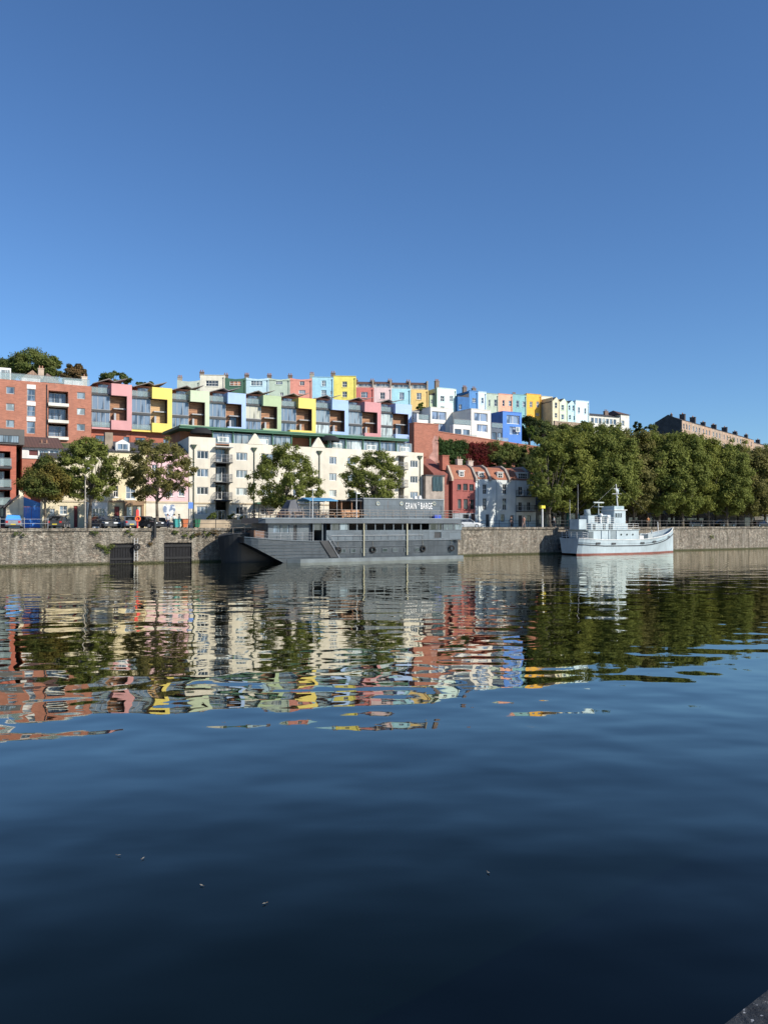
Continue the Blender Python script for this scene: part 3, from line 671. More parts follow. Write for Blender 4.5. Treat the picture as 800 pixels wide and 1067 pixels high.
mb = MB(); mb.box(S.x(-20), S.x(12), 3, 10, H, H + 2.4); ph = mb.build('penthouse', WHITE, S.root)
window(ph, S.x(-10), S.x(11), H + .3, H + 2.1, 2.85, WHITE, G_PALE, 3, 0)
mb = MB(); mb.box(S.x(24), S.x(44), 4, 10, H, H + 1.2); mb.build('penthouse', WHITE, S.root)
mb = MB(); a, b_ = S.x(24), S.x(47); mb.prism_y([(a, H + 1.2), ((a + b_) / 2, H + 2.6), (b_, H + 1.2)], 4, 10.1); mb.build('gable_roof', tiles((.3, .2, .14)), S.root)
mb = MB(); a, b_ = S.x(47.5), S.x(68); mb.prism_y([(a, H + .9), (a + .6, H + 2.5), (b_, H + .9)], 5, 10); mb.box(a, b_, 5.1, 10, H, H + .9); mb.build('gable_roof', tiles((.22, .16, .13)), S.root)
pot_chimney(S.root, S.x(46), 6, H + 1.3, .9, .7, 1.9, paint((.45, .36, .28)), 2); pot_chimney(S.root, S.x(93), 6, H + .02, .9, .7, 2.4, paint((.62, .52, .42)), 1)
mb = MB(); mb.box(S.x(70), S.x(90), 4.5, 10, H, H + 1.5); mb.build('penthouse', WHITE, S.root)

# ================================================================ BIG BRICK RETAINING WALL + MODERN WHITE HOUSES
DW = 38
S = Site('retaining_wall', 'high red brick retaining wall under the white modern houses', 'wall', 426, 562, Q, DW, 4.2)
BW = brick((.4, .15, .095))
mb = MB(); x0, x1, x2 = S.x(428), S.x(453.3), S.x(562); zt = S.z(440, 442.3); za = S.z(454, 449.5); zb_ = S.z(560, 466)
mb.prism_y([(x0, 0), (x1, 0), (x1, zt), (x0, zt)], -1.2, .6)
mb.prism_y([(x1 + .01, 0), (x2, 0), (x2, zb_), (x1 + .01, za)], 0, 2.4); mb.build('wall', BW, S.root)
mb = MB(); mb.box(x0 - .05, x1 + .05, -1.28, .65, zt + .003, zt + .18); mb.prism_y([(x1 + .06, za + .003), (x2, zb_ + .003), (x2, zb_ + .18), (x1 + .06, za + .18)], -.08, 2.5); mb.build('coping', paint((.4, .17, .11), .9), S.root)
mb = MB(); n = 30
pts = [(x1 - 3.6 + 3.4 * (i / n) - .9 * math.sin(i * .9) * (i % 3 == 0), 0) for i in range(n)]
mb.prism_y([(x1 - 2.6, 4), (x1 - .1, 4), (x1 - .15, za - 1.2), (x1 - .9, za - .9), (x1 - 1.5, za - 2.2), (x1 - 1.3, za - 4), (x1 - 2.2, za - 5), (x1 - 2, za - 8)], -1.215, -1.205); mb.build('render_patch', paint((.5, .27, .22), .9, .4, .4, .8), S.root)
def modern(label, pxa, pxb, top, c, winr, side=None, dd=42, px_side=None):
    S = Site('modern_house', label, 'house', pxa, pxb, Q, dd, 17, 'modern villas above the brick wall')
    H = S.z((pxa + pxb) / 2, top); hl = [rect(S, *q) for q in winr]
    mb = MB(); facade(mb, 0, S.W, 0, H, hl, depth=10, rev=.3); mb.build('wall', paint(c, .7, .06, .08), S.root)
    for q in hl: window(S.root, *q, .2, WHITE, glass((.16, .22, .32)), 1 if q[1] - q[0] < 4 else 2, 0, .14)
    mb = MB(); mb.box(-.05, S.W + .05, -.05, 10.05, H + .002, H + .16); mb.build('roof_edge', paint(tuple(x * .85 for x in c)), S.root)
    if side: mb = MB(); mb.box(-.06, -.003, .01, 10, 0, H - .01); mb.build('side_wall', paint(side), S.root)  # sheet over the left wall, shade painted into its colour
    return S, H
S, H = modern('white cube villa with four large panes, left of the two', 448.5, 472, 425.2, (.74, .71, .64), [(450, 465, 428.5, 437.5), (452, 465, 441, 449)], dd=49)
S2, H2 = modern('white cube villa with four large panes, beside the blue cube', 491, 511.5, 426.8, (.74, .71, .64), [(494, 508, 430, 439), (497, 508, 442, 450)])
S3, H3 = modern('royal blue cube villa with one open white window', 524, 543.6, 429.5, (.07, .22, .62), [(528, 541.5, 432.5, 441.5), (531, 541, 444.5, 452.5)], side=(.04, .13, .4))  # side blue is a shaded copy of the front blue
window(S3.root, S3.x(536), S3.x(540.5), S3.z(538, 450), S3.z(538, 445), -.5, WHITE, G_PALE, 0, 0, .1)
for (a, b_, lb) in ((429.8, 448.2, 'low white balcony wing between the last blue box and the white villa'), (472.3, 490.7, 'low white glazed wing between the two white cube villas'), (511.8, 523.7, 'low glazed wing between white and blue cube villas')):
    S = Site('balcony_wing', lb, 'house wing', a, b_, Q, 49.5 if a < 450 else 42.1, 17, 'modern villas above the brick wall'); hh = S.z((a + b_) / 2, 437 if a < 450 else (442.5 if a < 500 else 446)); dpt = 6 if a < 450 else 1.3
    W_ = S.W
    hl = [(W_ * .08, W_ * .45, .4 + hh - 3.2, hh - .9), (W_ * .55, W_ * .92, .4 + hh - 3.2, hh - .9)]
    mb = MB(); facade(mb, 0, W_, 0, hh, hl, depth=dpt); mb.build('wall', WHITE if a < 500 else paint((.1, .13, .17)), S.root)
    for q in hl: window(S.root, *q, .1, DKGREY, rng.choice([G_DARK, G_BLUE]), 0, 0)
    glass_rail(S.root, [(.1, -.1, hh + .02), (W_ - .1, -.1, hh + .02)], 1.1)
    glass_rail(S.root, [(.1, -2.0, hh - 3.2), (W_ - .1, -2.0, hh - 3.2)], 1.0)
    mb = MB(); mb.box(.05, W_ - .05, -2.2, -.01, hh - 3.4, hh - 3.2); mb.build('terrace_slab', WHITE, S.root)
    if dpt < 3: continue
    mb = MB(); mb.box(.2, W_ - .2, 3, 6, hh + .01, hh + 2.3); b2 = mb.build('setback_storey', paint((.3, .28, .25)), S.root)
    window(b2, .5, W_ - .6, hh + .2, hh + 2.0, 2.85, GREY, G_DARK, 2, 0)
    if a < 430: mb = MB(); mb.box(0.1, .5, -1.6, -.2, hh - 2.2, hh + 1.0); mb.build('screen_wall', WHITE, S.root)
# garden wall and terrace right of the blue cube
S = Site('garden_wall', 'pale stone garden wall under the pastel gabled houses', 'wall', 578, 606, T2, -9, 22)
mb = MB(); mb.box(0, S.W, 0, .5, 0, S.z(590, 439.5)); mb.build('wall', paint((.36, .27, .2), .9, .35, .3, 1.2), S.root)
mb = MB(); mb.box(0, S.W, -.06, .56, S.z(590, 439.5) + .002, S.z(590, 439.5) + .15); mb.build('coping', paint((.5, .45, .38)), S.root)
# ================================================================ QUAY FRONT BUILDINGS
DF = 16
# --- cream apartment building
S = Site('cream_apartment_building', 'long cream four-storey apartment building with green roofed top storey', 'apartment building', 196.5, 441, Q, DF, 4)
W_ = S.W; CREAM = paint((.68, .63, .52), .85, .1, .28, .5); PEACH = paint((.6, .44, .27), .85, .1, .25, .5)
H = S.z(300, 464.5)
fl4 = [(469.5, 478), (488.3, 496.8), (507.3, 515.3), (527.5, 536)]
def yoff(px): return (px - 210) * .052                     # rows sink to the right with distance
def wrect(S, a, b, k, dyy=0):
    zt = S.z(210, fl4[k][0] ); zb = S.z(210, fl4[k][1]); return (S.x(a), S.x(b), zb, zt)
cols_ = [(205, 217), (245.8, 257.5), (272, 285), (305, 315), (343, 350.5), (362, 371), (388, 397), (427.3, 435.3)]
holes = []; spec = []
for a, b_ in cols_:
    for k in range(4): holes.append(wrect(S, a, b_, k)); spec.append((a, k))
b1 = (S.x(224.5), S.x(238.5), .2, S.z(230, 467)); b2 = (S.x(415), S.x(420.8), .2, S.z(418, 475))
b3 = (S.x(320.5), S.x(328), .2, 2.6)
mb = MB(); facade(mb, 0, b1[0] - .01, 0, H + .6, holes[:4]); facade(mb, b1[0] - .01, b1[1] + .01, 0, H - .5, [b1], rev=1.4)
facade(mb, b1[1] + .01, b2[0] - .01, 0, H, holes[4:28]); facade(mb, b2[0] - .01, b2[1] + .01, 0, H, [b2], rev=1.4); facade(mb, b2[1] + .01, W_, 0, H, holes[28:])
mb.quad((0, 0, 0), (0, 12, 0), (0, 12, H), (0, 0, H + .6)); mb.quad((W_, 0, 0), (W_, 12, 0), (W_, 12, H), (W_, 0, H)); mb.quad((0, 12, 0), (W_, 12, 0), (W_, 12, H), (0, 12, H)); mb.quad((0, 0, H - .3), (W_, 0, H - .3), (W_, 12, H - .3), (0, 12, H - .3))
for c_ in (265.5, 331.5):
    x_ = S.x(c_); mb.prism_y([(x_ - 1.15, H), (x_ + 1.15, H), (x_ + .25, H + 1.35), (x_, H + 1.55), (x_ - .25, H + 1.35)], -.06, .3)
mb.build('wall', CREAM, S.root)
mb = MB()
for a, b_ in ((0, b1[0]), (b1[1], b2[0]), (b2[1], W_)):
    mb.box(a, b_, -.1, -.002, 2.95 + .35, 3.12 + .35)
mb.build('string_course', paint((.45, .36, .24)), S.root)
for (a, k), q in zip(spec, holes):
    window(S.root, *q, .1, WHITE, rng.choice([G_DARK, G_BLUE, G_MID, G_MID]) if k < 2 else rng.choice([G_DARK, G_PALE, G_BLUE, G_MID]), 2, 0, .09)
for x0_, x1_ in ((b1[0], b1[1]), (b2[0], b2[1])):
    for k in range(4):
        zf = [S.z(230, 481.5), S.z(230, 502), S.z(230, 521), .25][k]
        window(S.root, x0_ + .15, x1_ - .15, zf + .1, zf + 2.2, 1.1, WHITE, rng.choice([G_MID, G_BLUE, G_DARK]), 2 if x1_ - x0_ > 1.3 else 1, 0, .08, name='balcony_door')
        if k < 3:
            mb = MB(); mb.box(x0_ - .25, x1_ + .25, -.9, 1.3, zf - .16, zf); bal = mb.build('balcony', DKGREY, S.root)
            railing(bal, [(x0_ - .2, 0, zf), (x0_ - .2, -.85, zf), (x1_ + .2, -.85, zf), (x1_ + .2, 0, zf)], 1.05, .9, GALV, 2, True)
    mb = MB(); zz = S.z(230, 466.5); mb.box(x0_ - .3, x1_ + .3, -1.0, .3, zz, zz + .1); mb.build('balcony_canopy', GREY, S.root)
for c_ in (201.5, 264.5, 332.5, 437.3):
    x_ = S.x(c_); mb = MB(); mb.cyl((x_, -.09, .3), (x_, -.09, H - 1.0), .07, None, 7); mb.add([(x_ - .42, -.3, H - .5), (x_ + .42, -.3, H - .5), (x_ + .42, -.01, H - .5), (x_ - .42, -.01, H - .5), (x_ - .1, -.18, H - 1.1), (x_ + .1, -.18, H - 1.1), (x_ + .1, -.01, H - 1.1), (x_ - .1, -.01, H - 1.1)], [(0, 1, 2, 3), (4, 7, 6, 5), (0, 4, 5, 1), (1, 5, 6, 2), (3, 2, 6, 7), (0, 3, 7, 4)])
    mb.build('drainpipe', paint((.05, .075, .05), .5), S.root)
# set-back glazed top storey under the green fascia
GREEN = paint((.03, .13, .075), .55, .1, .1)
z0 = H - .3; z1 = H + 1.95
mb = MB(); mb.box(.3, W_ - 2.2, 2.6, 2.9, z0, z0 + .35); mb.box(.3, W_ - 2.2, 5.9, 11.5, z0, z1); mb.build('top_storey', paint((.4, .17, .1)), S.root)
x_ = S.x(221, 2.6); k = 0
gaps = [(S.x(304, 2.6), S.x(340, 2.6))]
while x_ < W_ - 2.6:
    wseg = 3.05
    if not any(a - 1.5 < x_ + wseg / 2 < b_ + 1.5 for a, b_ in gaps):
        window(S.root, x_ + .06, x_ + wseg - .06, z0 + .4, z1 - .25, 2.6, GREY, rng.choice([G_MID, G_MID, G_BLUE, G_PALE]), 3, 0, .08)
        if k % 2 == 0: window(S.root, x_ + .7, x_ + 2.4, z0 + .6, z0 + 1.4, 2.5, WHITE, G_PALE, 1, 0, .1)
    mb = MB(); mb.box(x_ - .07, x_ + .07, 2.4, 2.7, z0, z1); mb.build('post', GREEN, S.root); x_ += wseg; k += 1
mb = MB(); mb.box(S.x(186, 2.2), W_ - 1.6, 1.9, 11.8, z1, z1 + .22); mb.box(S.x(186, 2.2) + .1, W_ - 1.7, 1.8, 11.7, z1 + .22, z1 + .42); mb.build('green_roof', GREEN, S.root)
mb = MB(); mb.box(.4, W_ - 3, 3, 11, z1 + .42, z1 + .5); mb.build('flat_roof', GREY, S.root)
for cpx in (212.5, 348):
    x_ = S.x(cpx); 
    mb = MB(); rows = []
    for i in range(7):
        t_ = i / 6; rr_ = 1.5 * math.cos(t_ * math.pi / 2) + .02
        rows.append([(x_ + (rr_ if abs(math.cos(2 * math.pi * j / 16)) > 2 else rr_) * math.cos(2 * math.pi * j / 16) * 1.05, 1.5 + .9 * rr_ * math.sin(2 * math.pi * j / 16), H + 1.2 + .95 * math.sin(t_ * math.pi / 2)) for j in range(17)])
    mb.grid(rows); u_ = empty('patio_parasol', S.root.matrix_basis @ Vector((x_, 1.5, H - .3)), Q.ang, 'black domed parasol on the cream roof terrace, ' + ('left one over the downpipe gable' if cpx < 300 else 'right one beside the pointed gable'), 'parasol', 'black parasols on the roof terrace')
    mb2 = MB(); mb2.v = [(a - x_, b_ - 1.5, c - (H - .3)) for a, b_, c in mb.v]; mb2.f = mb.f; mb2.build('canopy', paint((.012, .012, .014), .9), u_, True)
    mb = MB(); mb.cyl((0, 0, .0), (0, 0, 2.3), .04); mb.build('pole', IRON, u_)
    railing(S.root, [(x_ - 2, .15, H), (x_ + 2, .15, H)], .45, 1.0, GREEN, 2)
# entrance canopy and dark shop front
mb = MB(); mb.box(S.x(264), S.x(291), -1.6, 0, 3.35, 3.6); mb.build('entrance_canopy', GREEN, S.root)
mb = MB(); 
for c_ in (266, 278): mb.cyl((S.x(c_), -1.5, 0), (S.x(c_), -1.5, 3.35), .07)
mb.build('canopy_post', IRON, S.root)

# --- left edge red modern building
S = Site('red_apartment_building', 'red brick apartment building with deep dark balconies at the left edge', 'apartment building', -40, 16.5, Q, DF, 4)
RB = brick((.46, .13, .08)); H = S.z(8, 463); W_ = S.W; x0_ = S.x(-6); x1_ = S.x(10.5)
recs = [(x0_, x1_, S.z(5, b_), S.z(5, a)) for a, b_ in ((470, 486), (489.5, 508), (511, 527))]
mb = MB(); facade(mb, 0, W_, 0, H, recs, rev=1.3, depth=12); mb.build('wall', RB, S.root)
for q in recs:
    window(S.root, q[0] + .1, q[1] - .6, q[2] + .1, q[3] - .15, 1.15, GREY, G_MID, 2, 0)
    mb = MB(); mb.box(q[0] - 1, q[1] + .12, -.7, 1.3, q[2] - .28, q[2]); bal = mb.build('balcony', DKGREY, S.root); glass_rail(bal, [(q[0] - .9, -.65, q[2]), (q[1] + .05, -.65, q[2])], 1.0)
mb = MB(); mb.box(0, S.x(24.7), -.3, 10, S.z(8, 462.9) + .01, S.z(8, 446.8)); mb.build('grey_top_storey', paint((.11, .105, .1), .7), S.root)
window(S.root, S.x(-8), S.x(19), H + .2, S.z(8, 453.5), -.42, DKGREY, G_MID, 4, 0)
window(S.root, S.x(-8), S.x(9), .3, 2.9, -.1, DKGREY, G_BLUE, 3, 0)
# --- brick house with white windows and brown roof
S = Site('brick_house', 'brick house with brown tiled roof, white window band and small gable', 'house', 22.5, 64, Q, DF + 2, 4)
W_ = S.W; H = S.z(40, 466.5); zb = S.z(40, 478)
mb = MB(); facade(mb, 0, W_, 0, zb, [], depth=9); mb.build('wall', brick((.36, .13, .08)), S.root)
hl = [(W_ * (.16 + .26 * i), W_ * (.16 + .26 * i) + W_ * .24, zb + .35, H - .25) for i in range(3)]
mb = MB(); facade(mb, 0, W_, zb + .002, H, hl, y=-.1, depth=9); mb.build('white_upper_wall', WHITE, S.root)
for i, q in enumerate(hl): window(S.root, *q, .02, WHITE, [paint((.12, .03, .03)), G_MID, G_MID][i], 0 if i == 0 else 1, 0)
mb = MB(); mb.prism_x([(-.6, H), (5, H + 1.9), (9.6, H)], -.2, W_ + .2); mb.build('roof', BROWNROOF, S.root)
mb = MB(); x_ = S.x(50); mb.prism_y([(x_ - 1.1, zb - 1.2), (x_ + 1.1, zb - 1.2), (x_, zb + .2)], -1.2, 0); mb.build('porch_gable', paint((.5, .4, .28)), S.root)
for a in (.3, .62): window(S.root, W_ * a, W_ * a + .9, 4.6, 5.9, -.06)
# --- cream workshop with blue gate
S = Site('workshop', 'small cream gabled workshop with royal blue double gate', 'workshop', 6, 44, Q, DF - 2.5, 4)
zt = S.z(33, 519); W_ = S.W; xa, xb, xc, xd = S.x(6.5), S.x(19.5), S.x(24.3), S.x(42)
BEIGE = paint((.74, .66, .5)); BLUE = paint((.06, .27, .8), .5, .1, .1)
mb = MB(); mb.prism_y([(xa, 0), (xb, 0), (xb, zt + .2), (xa, zt - 1.2)], 0, 3); mb.box(xb, xc, -.15, .5, 0, zt + .95); mb.box(xd, W_, -.1, .4, 0, zt - .4); mb.build('wall', BEIGE, S.root)
mb = MB(); mb.prism_y([(xa - .3, zt - 1.25), (xb + .1, zt + .2), (xb + .1, zt + .42), (xa - .3, zt - 1.0)], -.2, 3.2); mb.build('roof', SLATE, S.root)
for i in (0, 1):
    mb = MB(); q0 = xc + (xd - xc) * i / 2 + .02; q1 = xc + (xd - xc) * (i + 1) / 2 - .02
    for k in range(5): mb.box(q0 + (q1 - q0) * k / 5, q0 + (q1 - q0) * (k + 1) / 5 - .015, 0, .07, .05, zt - 1.1)
    mb.build('gate_leaf', BLUE, S.root)
mb = MB(); mb.prism_y([(xc, zt - 1.05), (xd, zt - 1.05), (xd, zt - .6), (xc, zt + .15)], 0, .08); mb.build('gate_fascia', paint((.06, .2, .5)), S.root)
# --- cream terraces behind the left trees
def front_house(label, a, b_, top, c, wins, doors, roof=SLATE, d=DF, low=None, zroof=1.8, name='town_house', trim=None):
    S = Site(name, label, 'house', a, b_, Q, d, 4, 'quayside town houses'); W_ = S.W; H = S.z((a + b_) / 2, top)
    hl = [rect(S, *q[:4]) for q in wins]; dl = [rect(S, *q[:4]) for q in doors]
    dl = [(p, q, .05, t_) for p, q, _, t_ in dl]
    mt = paint(c, .85, .12, .28, .6)
    mb = MB(); facade(mb, 0, W_ - .03, 0, H, hl + dl, depth=9); mb.build('wall', mt, S.root)
    for q, s_ in zip(hl, wins): window(S.root, *q, .12, WHITE, s_[5] if len(s_) > 5 else rng.choice([G_DARK, G_BLUE]), s_[4] if len(s_) > 4 else 1, 1, .08, sill=WHITE)
    for q, s_ in zip(dl, doors): door(S.root, q[0] + .05, q[1] - .05, q[2], q[3] - .05, .14, s_[4])
    mb = MB(); mb.prism_x([(-.25, H + .002), (4.5, H + zroof), (9.2, H + .002)], 0, W_ - .03); mb.build('roof', roof, S.root)
    if low: mb = MB(); mb.box(.0, W_ - .03, -.06, -.002, .02, low); mb.build('lower_wall', paint((.7, .66, .55)), S.root)
    mb = MB(); mb.box(0, W_ - .03, -.14, -.002, 3.35, 3.6); mb.build('string_course', paint(trim or (.55, .47, .34)), S.root)
    return S, H
RED = paint((.22, .02, .02), .5); DKW = paint((.1, .035, .02), .5)
S, H = front_house('cream house behind the bushy tree with a red door', 44, 89, 478, (.68, .6, .42), [(52, 57, 530, 543), (62, 70, 527, 536), (52, 58, 498, 508), (70, 76, 498, 508)], [(77, 81, 527, 549, RED)])
pot_chimney(S.root, .6, 4, H + .9, 1.2, .7, 1.2)
S, H = front_house('white shop house with a wide many-paned bow window', 89, 113, 473, (.72, .66, .5), [(93, 98, 500, 510), (102, 107, 500, 510)], [])
mb = MB(); x0_, x1_ = S.x(90), S.x(111); mb.box(x0_, x1_, -.5, -.003, .0, 3.3); sh = mb.build('shop_front', WHITE, S.root)
window(sh, x0_ + .25, x1_ - .25, 1.0, 2.6, -.58, WHITE, G_DARK, 4, 1, .12)
S, H = front_house('cream house with brown shop front and dark red door', 113, 152, 471, (.72, .62, .4), [(131, 141, 506, 520, 1), (118, 123, 506, 518)], [(119, 124.5, 527.5, 549, RED)], trim=(.3, .2, .12))
mb = MB(); x0_, x1_ = S.x(129), S.x(149.5); mb.box(x0_, x1_, -.35, -.003, 3.0, 3.5); mb.box(x0_, x0_ + .3, -.3, -.003, 0, 3.0); mb.box(x1_ - .3, x1_, -.3, -.003, 0, 3.0); sh = mb.build('shop_front', paint((.3, .19, .11)), S.root)
for a, b_ in ((131.5, 137.5), (143, 148.5)): window(sh, S.x(a), S.x(b_), .7, 2.8, -.15, paint((.5, .44, .3)), G_PALE, 1, 0)
door(sh, S.x(138.3), S.x(142.3), .05, 2.8, -.12, DKGREY)
mb = MB(); mb.box(-.3, .7, 1, 2.0, H - 2, H + 2.6); mb.build('chimney', paint((.3, .24, .18), .9, .3), S.root)
mb = MB(); x_ = S.x(128); mb.prism_y([(x_ - .9, H + .1), (x_ + .9, H + .1), (x_ + .9, H + 1.2), (x_, H + 1.7), (x_ - .9, H + 1.2)], .3, 2.8); dm = mb.build('dormer', WHITE, S.root); window(dm, x_ - .7, x_ + .7, H + .3, H + 1.15, .2, WHITE, G_BLUE, 1, 0)
S, H = front_house('pink house with white ground floor and grey heart mural', 152, 196.3, 472, (.76, .5, .52), [(173, 180, 507, 517), (186, 192, 507, 517), (174, 180, 484, 493), (158, 164, 484, 493)], [(161, 165.5, 528, 549, DKW)], low=3.3)
mt, nt, b = _new('mural'); v = coords(nt); c1 = mixc(nt, ramp(nt, noise(nt, v, 2.2, 5), .45, .55), (.7, .72, .72), (.16, .22, .34)); nt.links.new(c1, b.inputs['Base Color'])
mb = MB(); x_ = S.x(176); mb.prism_y([(x_, 1.2), (x_ - .5, 1.6), (x_ - .85, 2.4), (x_ - .85, 3.0), (x_ - .45, 3.2), (x_, 3.0), (x_ + .45, 3.2), (x_ + .85, 3.0), (x_ + .85, 2.4), (x_ + .5, 1.6)], -.085, -.065); mb.build('heart_mural', mt, S.root)

# --- red house and pale grey house row with mansard roofs
DR = 15
def mansard(mb, x0_, x1_, H, zt, dp=8):
    mb.prism_x([(-.05, H), (1.1, zt - .55), (2.2, zt), (dp - 2, zt), (dp, H)], x0_, x1_)
def dormer(S, xa, xb, za, zb, y=.25, nv=1, name='dormer'):
    mb = MB(); mb.box(xa, xb, y, 2.5, za, zb); mb.box(xa - .1, xb + .1, y - .12, 2.6, zb, zb + .12); d_ = mb.build(name, WHITE, S.root)
    window(d_, xa + .12, xb - .12, za + .15, zb - .08, y - .06, WHITE, G_DARK, nv, 1, .08)
S = Site('red_town_house', 'dark red painted town house with dormer and climbing banner plant', 'house', 471.5, 495, Q, DR, 4)
W_ = S.W; H = S.z(483, 499.5); zt = S.z(483, 483.5)
REDP = paint((.34, .1, .085), .85, .2, .35)
hl = [rect(S, *q) for q in ((476.5, 480.3, 504.5, 510.5), (482.5, 487, 504, 511), (489, 493.5, 504.5, 511.5), (477, 480.5, 520, 530), (483, 487.5, 520, 530.5), (490, 494, 520.5, 530.5), (482, 488, 536, 547), )]
dd_ = rect(S, 490.5, 494.5, 535, 548.5); dd_ = (dd_[0], dd_[1], .05, dd_[3])
mb = MB(); facade(mb, 0, W_, 0, H, hl + [dd_], depth=9); mb.build('wall', REDP, S.root)
for q in hl: window(S.root, *q, .12, DKGREY, G_DARK, 1, 1, .07, sill=REDP)
door(S.root, *dd_, .13, paint((.04, .02, .02)))
mb = MB(); facade(mb, 0, W_, 0, 2.3, [tuple([*hl[6][:3], min(hl[6][3], 2.2)]), (dd_[0], dd_[1], .05, 2.2)], y=-.06, rev=.05); mb.build('ground_floor_wall', paint((.3, .33, .36)), S.root)
mb = MB(); mansard(mb, 0, W_ - .3, H, zt); mb.build('roof', ORANGEROOF, S.root)
dormer(S, S.x(479), S.x(484.5), H + .3, S.z(482, 490.5))
mb = MB(); mb.prism_x([(-.35, H - .3), (-.35, H + .15), (.95, zt - .25), (2.1, zt + .35), (9, zt + .35), (9, H - .3)], -.4, -.01); mb.build('parapet_wall', paint((.45, .36, .27)), S.root)
mb = MB(); mb.prism_x([(.5, 0), (9, 0), (9, H + 1), (6, zt + 1.2), (3, zt - .2), (.5, H + .8)], -3.4, -.45); mb.build('side_wing', brick((.24, .07, .05)), S.root)
pot_chimney(S.root, -.6, 1.6, zt - 1.0, 1.3, 1.0, 2.3, brick((.36, .11, .07)), 0); pot_chimney(S.root, -3.2, 4.5, zt - 1.2, 1.2, 1.0, 2.4, brick((.26, .08, .05)), 0)
S0 = S
S = Site('pale_grey_town_house', 'pale grey three-storey town house with three white dormers and orange roof', 'house', 495.2, 558, Q, DR, 4)
W_ = S.W; H = S.z(525, 500); zt = S.z(525, 486.5); PG = paint((.62, .66, .65), .85, .1, .2, .5)
hl = []
for a in (503, 523.5): hl += [rect(S, a, a + 4.2, 504.5, 515), rect(S, a, a + 4.2, 519, 531.5)]
hl += [rect(S, 540, 544.5, 507, 516), rect(S, 549, 553, 508.5, 516.5), rect(S, 540, 544, 523, 532), rect(S, 549, 553, 523, 532)]
hd = [rect(S, 506, 509.5, 536, 548), rect(S, 521.5, 525.5, 536, 547), rect(S, 531.5, 535, 537, 548.5), rect(S, 540, 544, 537, 548), rect(S, 548, 553, 537, 546)]
hd = [(a, b_, .06 if i in (0, 2, 3) else .9, d_) for i, (a, b_, c_, d_) in enumerate(hd)]
mb = MB(); facade(mb, 0, W_, 0, H, hl + hd, depth=9); mb.build('wall', PG, S.root)
for q in hl: window(S.root, *q, .12, WHITE, G_DARK, 0 if q[1] - q[0] < .8 else 1, 1, .07, sill=PG)
for i, q in enumerate(hd):
    if i in (0, 2, 3): door(S.root, *q, .13, DKGREY)
    else: window(S.root, *q, .12, DKGREY, G_DARK, 1, 1)
walls = [495.2, 510, 530, 552]
mb = MB(); mansard(mb, 0.2, W_ - .3, H, zt); mb.build('roof', ORANGEROOF, S.root)
for a in walls[1:] + [495.4]:
    x_ = S.x(a); mb = MB(); mb.prism_x([(-.35, H - .3), (-.35, H + .15), (.95, zt - .25), (2.1, zt + .35), (8.8, zt + .35), (8.8, H - .3)], x_ - .2, x_ + .2); mb.build('parapet_wall', paint((.3, .27, .24)), S.root)
for a, b_ in ((499, 505), (519, 525)): dormer(S, S.x(a), S.x(b_), H + .15, S.z(a, 492))
dormer(S, S.x(540), S.x(550.5), H + .15, S.z(545, 492.5), nv=3)
for a, b_, y1_ in ((537.5, 556.5, 516.5), (537.5, 556.5, 532)):
    z_ = S.z(547, y1_ + .6); mb = MB(); mb.box(S.x(a), S.x(b_), -1.3, 0, z_ - .15, z_); bal = mb.build('balcony', DKGREY, S.root)
    railing(bal, [(S.x(a) + .05, -.05, z_), (S.x(a) + .05, -1.25, z_), (S.x(b_) - .05, -1.25, z_), (S.x(b_) - .05, -.05, z_)], 1.0, .8, IRON, 2, True)
for x_ in (S.x(498), S.x(517), S.x(537)):
    mb = MB(); mb.cyl((x_, -.08, .2), (x_, -.08, H - .1), .05, None, 6); mb.build('drainpipe', paint((.4, .43, .43)), S.root)
pot_chimney(S.root, S.x(496), 5, zt - .3, 1.0, .7, 1.6, paint((.5, .42, .36)), 2); pot_chimney(S.root, S.x(511), 6, zt - .3, 1.0, .7, 1.5, paint((.5, .42, .36)), 2)
# small outbuilding with tarpaulin
S = Site('outbuilding', 'narrow weathered outbuilding with a dark teal sheet on its wall', 'outbuilding', 443.5, 463, Q, DF - 1, 4)
W_ = S.W; H = S.z(452, 496)
mb = MB(); facade(mb, 0, W_, 0, H, [], depth=7); mb.prism_y([(W_ * .6, H), (W_, H), (W_, H + .1)], 0, 7); mb.build('wall', paint((.4, .34, .29), .9, .35, .5), S.root)
mb = MB(); mb.box(-.1, W_ + .1, -.1, 7.1, H + .003, H + .2); mb.build('roof', SLATE, S.root)
mb = MB(); rows = []
for i in range(9): rows.append([(S.x(450.3) + (S.x(460.8) - S.x(450.3)) * j / 8, -.12 - .06 * math.sin(j * 1.9 + i * .3), S.z(455, 511.5) + (S.z(455, 496.5) - S.z(455, 511.5)) * i / 8) for j in range(9)])
mb.grid(rows); mb.build('sheet', paint((.02, .06, .075), .7), S.root)
